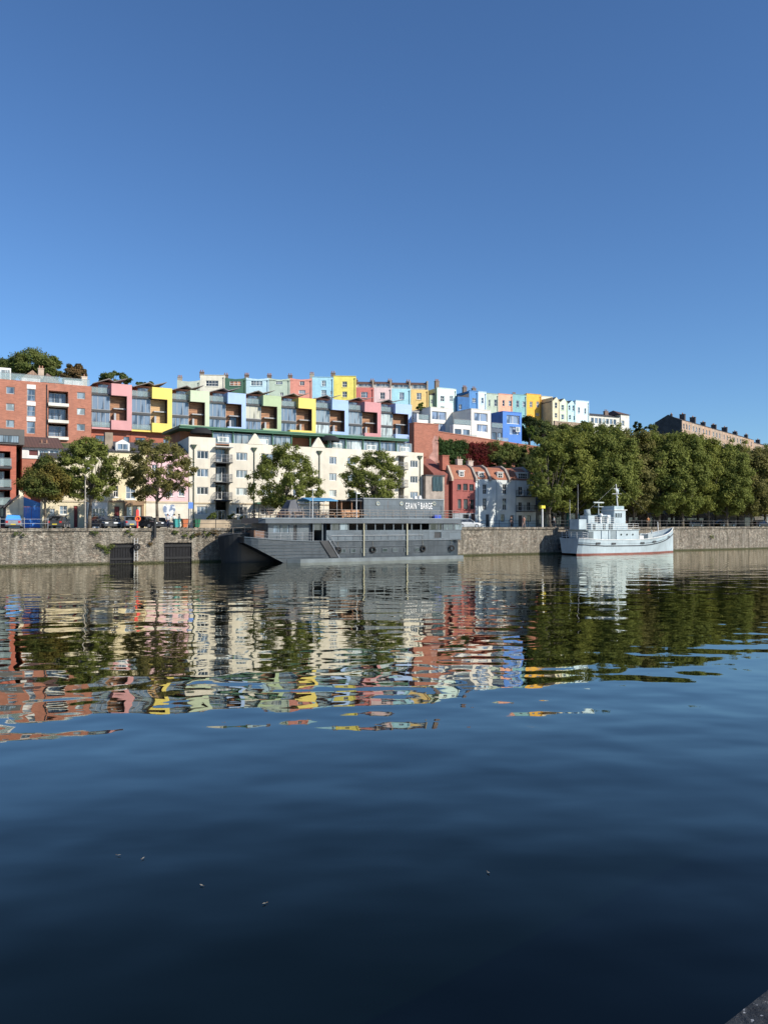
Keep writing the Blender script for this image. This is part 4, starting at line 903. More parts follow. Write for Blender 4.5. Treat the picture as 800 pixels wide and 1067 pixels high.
# --- dark low buildings beyond the plane trees
def low_block(label, a, b_, top, c, d, openings, roof=SLATE, gab=True):
    S = Site('warehouse', label, 'warehouse', a, b_, Q, d, 4, 'low quayside buildings behind the plane trees'); H = S.z((a + b_) / 2, top); hl = [(S.x(p), S.x(q), max(.05, S.z(p, t2)), S.z(p, t1)) for p, q, t1, t2 in openings]
    mb = MB(); facade(mb, 0, S.W - .05, 0, H, hl, depth=10); mb.build('wall', paint(c, .9, .3, .3), S.root)
    for q in hl: window(S.root, *q, .1, WHITE if rng.random() < .4 else DKGREY, rng.choice([G_DARK, G_MID]), 1, 1)
    mb = MB(); mb.prism_x([(-.3, H + .002), (5, H + 2.2), (10.3, H + .002)], 0, S.W - .05); mb.build('roof', roof, S.root)
low_block('grey painted low workshop right of the pale grey town house', 558.5, 590, 528, (.3, .31, .3), 17, [(562, 566, 536, 546), (570, 576, 535, 547), (580, 586, 535, 547)])
low_block('teal fronted shop unit behind the moored tug', 590.5, 626, 527, (.08, .25, .26), 17, [(594, 600, 534, 547), (604, 609, 534, 547), (613, 620, 533, 547)])
low_block('dark brick shed behind the plane trees right of the tug mast', 626.5, 690, 535, (.12, .1, .09), 18, [(636, 646, 539, 548), (655, 665, 539, 548), (672, 680, 539, 548)])
low_block('long dark low shed with a wide framed opening', 690.5, 745, 536, (.09, .09, .1), 18, [(712, 735, 539.5, 548.5), (696, 704, 539, 546)])
low_block('dark shed at the right edge behind the last plane trees', 745.5, 840, 537, (.13, .12, .1), 18, [(776, 786, 539, 548), (795, 805, 539, 548)])
# low planting wall in front of the cream building
S = Site('garden_wall', 'low beige wall with planting in front of the cream apartments', 'wall', 202, 262, Q, 8.5, 4.0)
mb = MB(); mb.box(0, S.W, 0, .35, -.02, 1.0); mb.build('wall', paint((.42, .34, .24), .9, .25, .3), S.root)
mb = MB(); mb.box(-.03, S.W + .03, -.04, .39, 1.002, 1.08); mb.build('coping', paint((.5, .43, .33)), S.root)

# ================================================================ BARGE
def lerp(a, b, t): return a + (b - a) * t
NEAR = -7.0
bs0 = Q.s_of(256, NEAR); bs1 = Q.s_of(484, NEAR)
BL = bs1 - bs0
root = empty('barge', Q.pt(bs0, NEAR + 3.2, 0), Q.ang, 'long dark blue grey restaurant barge moored along the quay wall', 'barge')
def bx(px, o=0): return Q.s_of(px, NEAR + o) - bs0
def bz(px, py): return Q.z_of(px, py, NEAR)
HB_ = 3.2
HULL = plated((.03, .041, .051), .45); HULL2 = paint((.085, .11, .13), .5, .2, .3, .6); DKH = paint((.018, .02, .024), .5, .3, .3)
sheer = lambda x: 2.45 + .55 * max(0, 1 - x / 9) ** 1.6
def hull_side(x):
    dk = HB_ * (1 - .16 * max(0, 1 - x / 1.6) ** 2)
    if x > BL - 3: dk *= 1 - .28 * ((x - BL + 3) / 3) ** 2
    return dk
mb = MB(); rows = []
for i in range(41):
    x = BL * i / 40
    def half(x, full, x0, ): 
        t = max(0, min(1, (x - x0) / full)); return HB_ * (1 - (1 - t) ** 2.2) 
    dk = hull_side(x); wl = dk * .985
    if x > BL - 3: e = 1 - .28 * ((x - BL + 3) / 3) ** 2; dk *= e; wl *= e
    zk = lerp(2.35, -.3, x / 5.2) if x < 5.2 else -.8
    zt_ = sheer(x); row = []
    for sgn in (-1, 1):
        pts = []
        for k in range(7):
            t = k / 6; z = lerp(zk, zt_, t); y = lerp(wl, dk, t ** .75)
            pts.append((x, sgn * y, z))
        row += pts if sgn > 0 else pts[::-1]
    rows.append(row)
mb.grid(rows); mb.add(rows[-1], [tuple(range(14))]); mb.add(rows[0], [tuple(range(14))]); mb.add([r[6] for r in rows] + [r[7] for r in rows], [(i, i + 1, 42 + i, 41 + i) for i in range(40)])
mb.add([r[0] for r in rows] + [r[-1] for r in rows], [(i, i + 1, 42 + i, 41 + i) for i in range(40)])
hull = mb.build('hull', HULL, root)
# rub rails and plank lines on the hull
mb = MB()
pts = [(x, -hull_side(x) - .03, sheer(x)) for x in [BL * i / 50 for i in range(51)]]
mb.tube(pts, .075); mb.tube([(x, -y, z) for x, y, z in pts], .075)
mb.build('gunwale', HULL2, hull)
mb = MB()
for k in range(5):
    z_ = 2.1 - .38 * k; xs0 = .9 + .72 * k
    t_ = 1
    P_ = []
    for i in range(8):
        x = lerp(xs0, bx(338) - .5 * 0, i / 7)
        P_.append((x, -hull_side(x) - .02, z_))
    mb.tube(P_, .035, 4)
mb.build('hull_strake', HULL2, hull)
# waterline walkway
xw0, xw1 = bx(303), bx(478)
mb = MB(); mb.prism_z([(xw0 - .5, -HB_ - .02), (xw1, -HB_ - .02), (xw1, -HB_ - 1.0), (xw0 + .8, -HB_ - 1.0)], -.3, .42); mb.build('walkway', paint((.15, .18, .19), .6, .25, .3), root)
# sloping dark stair well
mb = MB(); xa, xb = bx(333), bx(352); mb.prism_y([(xa, 2.5), (xa + 1.1, 2.5), (xb, .5), (xb - 1.0, .5)], -HB_ - .14, -HB_ - .05); stw = mb.build('stairway', DKH, root)
mb = MB(); mb.tube([(xa + 1.1, -HB_ - .2, 2.6), (xb + .1, -HB_ - .2, .45)], .06); mb.tube([(xa + 1.1, -HB_ - .2, 3.3), (xb + .1, -HB_ - .2, 1.4)], .03); mb.build('handrail', GALV, stw)
# house: upper hull wall and window band
zw0, zw1, zr0, zr1 = 2.46, bz(400, 552.3), bz(400, 545.3), bz(400, 540)
xh0, xh1 = bx(340), BL - .6
PLATE = plated((.075, .1, .12))
mb = MB(); facade(mb, xh0, xh1, zw0, zw1, [(bx(452.5), bx(459.5), zw0 + .25, zw0 + 1.0)], y=-HB_, rev=.3)
mb.quad((xh1, -HB_, zw0), (xh1 + .01, HB_ - .3, zw0), (xh1 + .01, HB_ - .3, zw1), (xh1, -HB_, zw1)); mb.quad((xh0, HB_ - .3, zw0), (xh1, HB_ - .3, zw0), (xh1, HB_ - .3, zr0), (xh0, HB_ - .3, zr0)); mb.quad((xh0, -HB_, zw0), (xh0, HB_ - .3, zw0), (xh0, HB_ - .3, zr0), (xh0, -HB_, zr0))
mb.build('cabin_wall', PLATE, root)
mb = MB(); mb.box(bx(452.5), bx(459.5), -HB_ + .1, -HB_ + .2, zw0 + .2, zw0 + 1.1); mb.build('hatch', DKH, root)
# openings between posts; dark interior floor
mb = MB()
xe = [bx(p) for p in (326.5, 336, 345, 354, 363, 372, 381.5, 391, 400.5, 410, 419.5, 429, 438.5, 447.5, 457, 460.5)]
for x in xe: mb.box(x - .07, x + .07, -HB_, -HB_ + .14, zw1 if x > xh0 else zw0, zr0)
mb.build('window_post', HULL2, root)
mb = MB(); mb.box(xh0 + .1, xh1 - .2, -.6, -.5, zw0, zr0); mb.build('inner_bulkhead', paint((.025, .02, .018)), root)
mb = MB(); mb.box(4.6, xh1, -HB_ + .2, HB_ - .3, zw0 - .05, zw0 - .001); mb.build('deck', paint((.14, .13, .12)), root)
for i in range(len(xe) - 1):
    if rng.random() < .3:
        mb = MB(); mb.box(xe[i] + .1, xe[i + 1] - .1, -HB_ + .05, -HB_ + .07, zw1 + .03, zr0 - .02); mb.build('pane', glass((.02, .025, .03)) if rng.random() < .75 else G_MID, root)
for a, b_ in ((461.5, 472), (472.5, 481)):
    window(root, bx(a), bx(b_), zw1 - .05, zr0 - .02, -HB_ - .05, HULL2, G_MID, 1, 0, .09)
# forward saloon (px 281-326)
xa, xb = bx(281), bx(326); zs_t = zr0
hl = [(bx(286), bx(294), bz(300, 556), bz(300, 547)), (bx(296), bx(303), bz(300, 556), bz(300, 547))]
mb = MB(); facade(mb, xa, xb, zw0, zs_t, hl + [(bx(307.5), bx(311), zw0 + .1, zs_t - .2)], y=-HB_ + .5, depth=HB_ - .4); mb.build('saloon_wall', paint((.1, .13, .15), .5, .25, .3), root)
for q in hl: window(root, *q, -HB_ + .55, HULL2, G_BLUE, 1, 0)
door(root, bx(307.5), bx(311), zw0 + .1, zs_t - .2, -HB_ + .6, DKH)
railing(root, [(bx(268), -HB_ + .35, 2.75), (bx(281), -HB_ + .05, 2.5), (bx(326), -HB_, 2.5)], 1.0, 1.3, GALV, 3, True, .025)
mb = MB(); mb.box(bx(268), bx(280.5), -2.2, 2.2, zw0, zw0 + 1.3); mb.build('fore_locker', paint((.2, .11, .07)), root)
# main roof slab
mb = MB(); mb.prism_z([(bx(270), -HB_ + .3), (bx(276), -HB_ - .25), (BL - .8, -HB_ - .25), (BL + .1, -HB_ + .8), (BL + .1, HB_ - .5), (bx(270), HB_ - .5)], zr0, zr1); mb.build('upper_deck', paint((.08, .1, .12), .5, .2, .3), root)
mb = MB(); mb.box(bx(272), BL, -HB_ - .3, -HB_ - .252, zr1 - .12, zr1 + .02); mb.build('deck_edge', paint((.17, .21, .24), .5), root)
# upper deckhouse with the sign
xs0, xs1 = bx(379, .9), bx(462, .9); zt_ = Q.z_of(420, 520.3, NEAR + .9)
mb = MB(); mb.box(xs0, xs1, -HB_ + .9, HB_ - 1, zr1 + .002, zt_); dh = mb.build('deckhouse', PLATE, root)
mb = MB(); mb.box(xs0 - .1, xs1 + .1, -HB_ + .8, HB_ - .9, zt_ + .002, zt_ + .1); mb.build('roof', paint((.3, .33, .35)), dh)
door(dh, bx(459, .9), bx(462, .9) - .1, zr1 + .05, zr1 + 1.7, -HB_ + .86, HULL2)
yb = -HB_ + .9
for p in (393.5, 418, 452):
    mb = MB(); x_ = bx(p, .9); mb.ring((x_, yb - .04, bz(p, 524.5)), .2, .06); mb.build('porthole_rim', paint((.5, .5, .4)), dh)
    mb = MB(); mb.cyl((x_, yb - .02, bz(p, 524.5)), (x_, yb - .03, bz(p, 524.5)), .2, None, 14); mb.build('pane', G_MID, dh)
def text(s, parent, x, y, z, size, mat_, width=None, name='lettering', ext=.02, bold=.0):
    cu = bpy.data.curves.new('t', 'FONT'); cu.body = s; cu.size = size; cu.extrude = ext; cu.offset = bold; cu.align_x = 'CENTER'; cu.space_character = 1.22
    t = bpy.data.objects.new('t', cu); col.objects.link(t)
    me = bpy.data.meshes.new_from_object(t.evaluated_get(bpy.context.evaluated_depsgraph_get())); bpy.data.objects.remove(t)
    xs_ = [v_.co.x for v_ in me.vertices]; sx = (width / (max(xs_) - min(xs_))) if width else 1
    me.transform(Matrix.Rotation(R(90), 4, 'X') @ Matrix.Diagonal((sx, 1, 1, 1))); me.materials.clear(); me.materials.append(mat_)
    o = bpy.data.objects.new(name, me); col.objects.link(o); o.parent = parent; o.location = (x, y, z); return o
SIGNW = paint((.8, .8, .78), .6, .03, 0)
sg = empty('tmp', (0, 0, 0)); bpy.data.objects.remove(sg)
text('GRAIN', dh, bx(427.8, .9), yb - .04, bz(428, 530.2), 1.15, SIGNW, bx(433.6, .9) - bx(422, .9), bold=.012)
text('BARGE', dh, bx(444, .9), yb - .04, bz(443, 530.2), 1.15, SIGNW, bx(450, .9) - bx(438, .9), bold=.012)
mb = MB(); x_ = bx(435.7, .9); mb.ring((x_, yb - .05, bz(435, 524.5)), .14, .04); mb.cyl((x_, yb - .05, bz(435, 525.8)), (x_, yb - .05, bz(435, 528)), .03, None, 5); mb.build('emblem', SIGNW, dh)
mb = MB(); mb.cyl((bx(446), 0, zt_), (bx(446), 0, zt_ + .5), .3, .25); mb.cyl((bx(451), 0, zt_), (bx(451), 0, zt_ + .6), .32, .2); mb.build('roof_vent', WHITE, dh)
# bar hut on the upper deck, awning, benches, rails
xa, xb = bx(357, 1), bx(379, .9) - .05
BW_ = paint((.26, .13, .07))
mb = MB(); mb.box(xa, xb, 1.4, 1.5, zr1, zr1 + 2.1); bar = mb.build('bar_hut', BW_, root)
for x_ in (xa, (xa + xb) / 2, xb - .13):
    for y_ in (-1.8, 1.52): mb = MB(); mb.box(x_, x_ + .12, y_, y_ + .12, zr1, zr1 + 2.1); mb.build('post', BW_, bar)
mb = MB(); mb.box(xa - .3, xb, -2.1, 1.8, zr1 + 2.1, zr1 + 2.25); mb.build('roof', DKGREY, bar)
mb = MB(); mb.box(xa + .2, xb - .2, -1.7, -1.2, zr1, zr1 + 1.05); mb.build('counter', wood((.4, .2, .1), (.55, .32, .17)), bar)
mb = MB(); xa, xb = bx(326), bx(356); mb.prism_x([(-2.2, zr1 + 2.15), (0, zr1 + 2.5), (1.8, zr1 + 2.1), (1.8, zr1 + 2.05), (0, zr1 + 2.4), (-2.2, zr1 + 2.05)], xa, xb); aw = mb.build('awning', paint((.1, .3, .5), .8), root)
mb = MB()
for x_ in (xa + .1, (xa + xb) / 2, xb - .1):
    for y_ in (-2.1, 1.7): mb.cyl((x_, y_, zr1), (x_, y_, zr1 + 2.1), .035, None, 5)
mb.build('awning_pole', GALV, aw)
mb = MB(); xa, xb = bx(303), bx(323); zz = zr1; mb.add([(xa, -1.8, zz), (xb, -1.8, zz), (xb, 1.8, zz), (xa, 1.8, zz), (xa + .8, -1.2, zz + 2.0), (xb - 1.0, -1.2, zz + 2.2), (xb - 1.2, 1.2, zz + 2.2), (xa + 1.2, 1.2, zz + 2.0)], [(0, 1, 5, 4), (1, 2, 6, 5), (2, 3, 7, 6), (3, 0, 4, 7), (4, 5, 6, 7)]); mb.build('canvas_shelter', paint((.13, .135, .15), .9), root)
yr = -HB_ - .1
railing(root, [(bx(271), HB_ - 1, zr1), (bx(272), yr + .6, zr1), (bx(278), yr, zr1), (BL - .9, yr, zr1)], 1.0, 1.1, paint((.3, .27, .24), .6), 3, False, .028)
railing(root, [(bx(271), HB_ - .7, zr1), (BL - .2, HB_ - .7, zr1), (BL - .2, yr + 1, zr1)], 1.0, 1.3, IRON, 3)
rngb = random.Random(5)
for i, p in enumerate((284, 296, 311, 333, 343, 352, 366, 374)):
    t = empty('picnic_table', Q.pt(bs0 + bx(p, 1.5), NEAR + 1.6, zr1 - .0), Q.ang, 'wooden picnic table on the barge upper deck, ' + ['at the bow rail', 'second from the bow rail', 'in front of the canvas shelter', 'left under the blue awning', 'mid under the blue awning', 'right under the blue awning', 'in front of the wooden bar hut', 'beside the grey deckhouse'][i], 'picnic table', 'picnic tables on the barge')
    WD = paint((.4, .25, .15), .8, .2, .2)
    if i == 0:
        mb = MB()
        for k in range(4): mb.box(-.75, .75, -.34 + .18 * k, -.18 + .18 * k, .7, .74)
        mb.build('table_top', WD, t)
        for sy in (-1, 1):
            mb = MB(); mb.box(-.75, .75, sy * .62 - .12, sy * .62 + .12, .42, .46); mb.build('bench_seat', WD, t)
        for sx in (-.55, .55):
            mb = MB(); mb.cyl((sx, -.6, .0), (sx, -.25, .7), .035, None, 4); mb.cyl((sx, .6, 0), (sx, .25, .7), .035, None, 4); mb.box(sx - .03, sx + .03, -.65, .65, .36, .42); mb.build('leg', WD, t)
        t0 = t
    else:
        for ch in t0.children: copy_tree(ch, t)
# tall fender posts with light poles
for p, y0_, y1_ in ((378.5, 545, 577), (423.5, 545, 577)):
    mb = MB(); mb.box(bx(p) - .07, bx(p) + .07, -HB_ - .2, -HB_ - .02, .6, zr0); mb.build('fender_post', paint((.42, .4, .28)), root)
for i, p in enumerate((343, 354, 365, 376, 387, 398, 409, 421, 432)):
    window(root, bx(p) , bx(p) + .75, 1.0, 1.5, -HB_ - .06, HULL2, G_DARK, 0, 0, .06, name='hull_window')
mb = MB(); mb.tube([(bx(340), -HB_ - .05, 1.75), (bx(420), -HB_ - .05, 1.75), (bx(445), -HB_ - .05, 1.9)], .03); mb.tube([(bx(338), -HB_ - .05, 2.45), (BL - 3, -HB_ - .05, 2.45)], .05); mb.build('rub_rail', HULL2, root)
mb = MB(); z_ = zw0 + .35; mb.tube([(bx(345), -HB_ - .15, z_ + .3), (bx(440), -HB_ - .15, z_ + .3)], .025); 
for i in range(14): x_ = lerp(bx(345), bx(440), i / 13); mb.cyl((x_, -HB_ - .15, z_ - .2), (x_, -HB_ - .15, z_ + .3), .02, None, 4)
mb.build('side_handrail', GALV, root)
mb = MB(); mb.cyl((1.2, 0, 3.2), (1.2, 0, 4.0), .09); mb.cyl((1.2, -.5, 3.75), (1.2, .5, 3.75), .05); mb.box(2.2, 3.2, -.5, .5, 2.9, 3.5); mb.build('windlass', DKH, root)
# flood light masts on the barge
for p, ht, o in ((325.5, 3.4, 0), (371, 3.1, 0)):
    mb = MB(); mb.cyl((bx(p), yr, zr1), (bx(p), yr, zr1 + ht), .055, .04); l_ = mb.build('light_mast', paint((.6, .62, .62)), root)
    mb = MB(); mb.box(bx(p) - .05, bx(p) + .45, yr - .12, yr + .12, zr1 + ht - .15, zr1 + ht); mb.build('lamp_head', WHITE, l_)
for i, (a, b_) in enumerate(((453.5, 460), )):
    mb = MB(); mb.box(bx(a), bx(b_), -HB_ + .1, -HB_ + .6, zr1, zr1 + .45); tag(mb.build('tarpaulin', paint((.03, .09, .55), .6)), None); o = bpy.data.objects[-1] if False else None
for o in list(col.objects):
    if o.name.startswith('tarpaulin'): o.parent = root
for p in (352, 388, 440, 470):
    mb = MB(); mb.ring((bx(p), -HB_ - .16, 1.35), .3, .12, 14, 6); mb.build('tyre_fender', paint((.015, .015, .015), .9), root); mb = MB(); mb.cyl((bx(p), -HB_ - .1, 1.65), (bx(p), -HB_ - .05, 2.5), .02, None, 4); mb.build('fender_rope', paint((.3, .27, .2)), root)
# mooring ropes
mb = MB(); 
def rope(mb, a, b, sag=.3, r=.02, n=8):
    a = Vector(a); b = Vector(b); mb.tube([a.lerp(b, i / n) - Vector((0, 0, sag * math.sin(math.pi * i / n))) for i in range(n + 1)], r, 4)
rope(mb, (1.2, .2, 3.7), (-3.5, 4.6, 4.0), .4); rope(mb, (BL - .2, 0, 3.2), (BL + 3.5, 4.6, 4.0), .3); mb.build('mooring_rope', paint((.3, .27, .2)), root)

# black hull lying between the barge bow and the wall
bk = empty('moored_hull', Q.pt(Q.s_of(227, -2.6), -2.6, 0), Q.ang, 'low black rounded hull squeezed between the barge bow and the wall', 'boat')
LB = Q.s_of(300, -2.6) - Q.s_of(227, -2.6); rows = []
for i in range(21):
    x = LB * i / 20; t = min(1, x / 2.6); hb = 2.0 * (1 - (1 - t) ** 2.4); zt_ = 3.5 - .5 * (1 - t) ** 2 - .03 * x; row = []
    for sg_ in (-1, 1):
        pts = [(x + .5 * (1 - k / 5) * (1 - t), sg_ * hb * (.8 + .2 * k / 5), lerp(-.6, zt_, k / 5)) for k in range(6)]
        row += pts if sg_ > 0 else pts[::-1]
    rows.append(row)
mb = MB(); mb.grid(rows); mb.add(rows[-1], [tuple(range(12))]); mb.add([r[0] for r in rows] + [r[-1] for r in rows], [(i, i + 1, 22 + i, 21 + i) for i in range(20)]); mb.build('hull', paint((.014, .016, .018), .6, .4, .4), bk)
mb = MB(); mb.tube([r[0] for r in rows], .07); mb.tube([r[-1] for r in rows], .07); mb.build('gunwale', paint((.05, .055, .06), .6), bk)
mb = MB(); mb.tube([(r[0][0], r[0][1] + .1, r[0][2] + .7) for r in rows[3::3]], .03); [mb.cyl((r[0][0], r[0][1] + .1, r[0][2]), (r[0][0], r[0][1] + .1, r[0][2] + .7), .03) for r in rows[3::3]]; mb.build('railing', paint((.25, .22, .18)), bk)

# ================================================================ TUG
ND = -7.0
ts0 = Q.s_of(583, -2.2); ts1 = Q.s_of(702.5, ND + 2.5); TL = ts1 - ts0
tug = empty('tug_boat', Q.pt(ts0, ND + 2.8, 0), Q.ang, 'pale grey working tug with red waterline moored by the plane trees', 'tug')
def tx(px, o=1.4): return Q.s_of(px, ND + o) - ts0
def tz(px, py, o=0): return Q.z_of(px, py, ND + o)
TW = paint((.41, .49, .52), .5, .12, .3, .6); TRED = paint((.24, .085, .065), .6, .2, .3); TDK = paint((.03, .035, .04), .6)
def tsheer(x): t = x / TL; return 2.15 + .25 * max(0, .2 - t) / .2 + 1.75 * max(0, (t - .5) / .5) ** 2
def tb(x):
    t = x / TL
    dk = 2.8 * min(1, .72 + .28 * (t / .1) ** .6) if t < .1 else 2.8 * (1 - max(0, (t - .62) / .38) ** 2.3)
    wl = 2.55 * min(1, .6 + .4 * (t / .14) ** .6) if t < .14 else 2.6 * (1 - min(1, max(0, (t - .45) / .5)) ** 1.8)
    return max(.02, dk), max(0.0, wl)
def tugrows(z0f, z1f, grow=0):
    rows = []
    for i in range(37):
        x = TL * i / 36; dk, wl = tb(x); s_ = tsheer(x); row = []
        for sgn in (-1, 1):
            pts = []
            for k in range(6):
                z = lerp(z0f(x), z1f(x), k / 5); t = max(0, min(1, z / s_)); y = lerp(wl, dk, t ** 1.1) + grow
                pts.append((x, sgn * y, z))
            row += pts if sgn > 0 else pts[::-1]
        rows.append(row)
    return rows
rws = tugrows(lambda x: .2, lambda x: tsheer(x)); mb = MB(); mb.grid(rws); mb.add(rws[0], [tuple(range(12))]); mb.add(rws[-1], [tuple(range(12))])
mb.add([(r[0][0], r[0][1], r[0][2] - .55) for r in rws] + [(r[-1][0], r[-1][1], r[-1][2] - .55) for r in rws], [(i, i + 1, 38 + i, 37 + i) for i in range(36)])
th = mb.build('hull', TW, tug)
mb = MB(); mb.grid(tugrows(lambda x: -.8, lambda x: .2)); mb.build('boot_topping', TRED, th)
mb = MB(); P_ = []
for i in range(37):
    x = TL * i / 36; z = tsheer(x) - .85 - .12 * (x / TL); dk, wl = tb(x); P_.append((x, -(lerp(wl, dk, (z / tsheer(x)) ** 1.1)) - .04, z))
mb.tube(P_, .07, 6); mb.tube([(x, -y, z) for x, y, z in P_], .07, 6); mb.build('rubbing_strake', TDK, th)
mb = MB(); P_ = [(x, -tb(x)[0], tsheer(x) + .02) for x in [TL * i / 36 for i in range(37)]]; mb.tube(P_, .06); mb.tube([(x, -y, z) for x, y, z in P_], .06); mb.build('gunwale', WHITE, th)
for p in (616, 632, 662, 675, 694):
    x = tx(p); z = tsheer(x) - .55; dk, wl = tb(x); y = -lerp(wl, dk, (z / tsheer(x)) ** 1.1)
    mb = MB(); mb.box(x - .42, x + .42, y - .07, y + .25, z - .15, z + .13); mb.build('freeing_port', TDK, th)
dz = 1.65
def tbox(name, a, b_, y, top, m=TW, par=None, z0=dz, base=None):
    mb = MB(); mb.box(tx(a), tx(b_), -y, y, z0, top); return mb.build(name, m, par or tug, bevel=.04)
A1 = tz(635, 552.3); A2 = tz(635, 545.5); A3 = tz(645, 531.5)
d1 = tbox('main_deckhouse', 609, 661.5, 2.15, A1)
for p in (622.5, 630, 638): 
    mb = MB(); mb.cyl((tx(p), -2.2, dz + .0), (tx(p), -2.2, A1 + .1), .06); mb.build('pipe', TW, d1)
mb = MB(); mb.box(tx(632), tx(637.5), -2.19, -2.12, dz + .3, A1 - .1); mb.build('door', paint((.22, .27, .29)), d1)
for p in (643, 649, 655): mb = MB(); mb.cyl((tx(p), -2.17, A1 - .7), (tx(p), -2.21, A1 - .7), .15, None, 12); mb.build('porthole', G_DARK, d1)
d2 = tbox('upper_deckhouse', 614.5, 653, 1.6, A2, z0=A1 + .003)
mb = MB(); mb.box(tx(606), tx(662), -2.3, 2.3, A1 - .02, A1 + .06); mb.build('boat_deck', paint((.45, .5, .5)), tug)
wh = tbox('wheelhouse', 640, 652, 1.35, A3, z0=A2 + .003)
for i in range(3): window(wh, tx(640) + .2 + .5 * i, tx(640) + .56 + .5 * i, A3 - 1.1, A3 - .4, -1.42, TW, G_DARK, 0, 0, .04)
mb = MB(); mb.box(tx(639.3), tx(652.8), -1.5, 1.5, A3 + .002, A3 + .1); mb.build('roof', WHITE, wh)
mb = MB(); mb.box(tx(640.5), tx(650.5), -1.3, 1.3, A3 + .1, A3 + .65); mb.build('windscreen', paint((.35, .45, .48), .4), wh)
for p, q_ in ((616.5, 619), (627, 629.5), (633, 637)): mb = MB(); mb.box(tx(p), tx(q_), -1.66, -1.58, A1 + .1, A2 - .08); mb.build('doorway', paint((.1, .13, .14)), d2)
mb = MB(); mb.box(tx(609.5), tx(614), -2.19, -2.12, dz + .5, A1 - .2); mb.build('doorway', paint((.12, .15, .16)), d1)
mb = MB(); mb.box(tx(627), tx(639.5), -.9, 1.0, A2, A2 + 1.3); mb.build('chart_room', TW, tug)
mb = MB(); mb.box(tx(628), tx(632), -.97, -.89, A2 + .1, A2 + 1.15); mb.build('chart_room_doorway', paint((.1, .13, .14)), tug)
fn = tbox('funnel_casing', 615, 626, .9, tz(620, 537), z0=A2 + .003)
mb = MB(); mb.box(tx(622), tx(625.5), -.95, -.9, A2 + .2, A2 + 1.1); mb.build('vent_door', TDK, fn)
mb = MB(); mb.cyl((tx(619), 0, tz(620, 537)), (tx(619) - .1, 0, tz(620, 530.5)), .5, .44, 14); mb.build('funnel', paint((.3, .36, .38)), fn, True)
tbox('engine_casing', 605, 613, 1.0, tz(610, 541), z0=A1 + .06, m=paint((.42, .5, .53)))
mb = MB(); mb.cyl((tx(627), -1.1, A1), (tx(627), -1.1, A1 + 2.2), .16, .16, 10); mb.ball((tx(627), -1.2, A1 + 2.2), .28, .3, .28); mb.build('ventilator', WHITE, tug, True)
mb = MB(); mb.cyl((tx(634), -1.1, A1), (tx(634), -1.1, A1 + 2.0), .14, .14, 10); mb.ball((tx(634), -1.2, A1 + 2.0), .25, .27, .25); mb.build('ventilator', WHITE, tug, True)
# radar mast, main mast with crosstrees, whip aerials
mb = MB(); x_ = tx(623.5, 2.8); zt_ = tz(623, 523.5); mb.cyl((x_, 0, A2), (x_, 0, zt_), .09, .07); mb.box(x_ - 1.0, x_ + 1.0, -.12, .12, zt_, zt_ + .18); mb.box(x_ - .5, x_ + .5, -.5, .5, zt_ - .6, zt_ - .5); mb.build('radar_mast', paint((.45, .5, .5)), tug)
mb = MB(); xm = tx(643.5, 2.8); za_, zb_ = A3 + .1, tz(641, 503); mb.cyl((xm, 0, za_), (xm - .35, 0, zb_), .1, .06); 
for f_, l_ in ((.62, .9), (.82, .55)): c_ = Vector((xm - .35 * f_, 0, lerp(za_, zb_, f_))); mb.cyl(c_ - Vector((l_, 0, 0)), c_ + Vector((l_, 0, .05)), .035); mb.cyl(c_ - Vector((0, l_, 0)), c_ + Vector((0, l_, 0)), .035)
mst = mb.build('mast', WHITE, tug)
mb = MB(); mb.box(xm - .5, xm - .3, -.1, .1, lerp(za_, zb_, .76), lerp(za_, zb_, .83)); mb.ball((xm - .1, -.1, lerp(za_, zb_, .5)), .11, .11, .15); mb.build('mast_lamp', WHITE, mst)
fl_ = MB(); rows = []
for i in range(6): rows.append([(xm - .25 + .5 * j / 6, .06 * math.sin(j + i * .6), lerp(za_, zb_, .9) - .12 * i - .1 * j) for j in range(7)])
fl_.grid(rows); fl_.build('flag', paint((.5, .6, .68), .8), mst)
for p, top in ((614.5, 503), (651, 525), (606, 520)):
    mb = MB(); mb.cyl((tx(p), 1.1, A1), (tx(p), 1.1, tz(p, top)), .03, .015, 5); mb.build('aerial', WHITE, tug)
mb = MB(); 
for a, b_ in (((xm - .3, 0, zb_), (tx(612), 0, A2 + .9)), ((xm - .3, 0, zb_), (tx(697), 0, 4.1))): mb.cyl(a, b_, .012, None, 3)
mb.build('stay_wire', GALV, tug)
railing(tug, [(.6, 2.2, 2.3), (.4, 0, 2.35), (.6, -2.2, 2.3), (tx(607), -2.4, 2.2)], 1.0, 1.0, WHITE, 3, False, .03)
railing(tug, [(tx(607), -2.2, A1 + .05), (tx(661), -2.2, A1 + .05), (tx(661), 2.2, A1 + .05)], .9, 1.2, WHITE, 3, False, .025)
railing(tug, [(tx(615), -1.55, A2), (tx(639), -1.55, A2)], .85, 1.1, WHITE, 3, False, .025)
mb = MB(); x_ = tx(672); mb.box(x_ - .8, x_ + .1, -1, 1, 2.0, 2.7); mb.add([(x_ - 2.0, -.5, 2.2), (x_ - .9, -.5, 2.2), (x_ - 2.0, .5, 2.2), (x_ - .9, .5, 2.2), (x_ - 2.7, -.5, 3.7), (x_ - 1.9, -.5, 3.75), (x_ - 2.7, .5, 3.7), (x_ - 1.9, .5, 3.75)], [(0, 1, 5, 4), (2, 6, 7, 3), (0, 4, 6, 2), (1, 3, 7, 5), (4, 5, 7, 6)]); mb.build('fore_hatch', WHITE, tug)
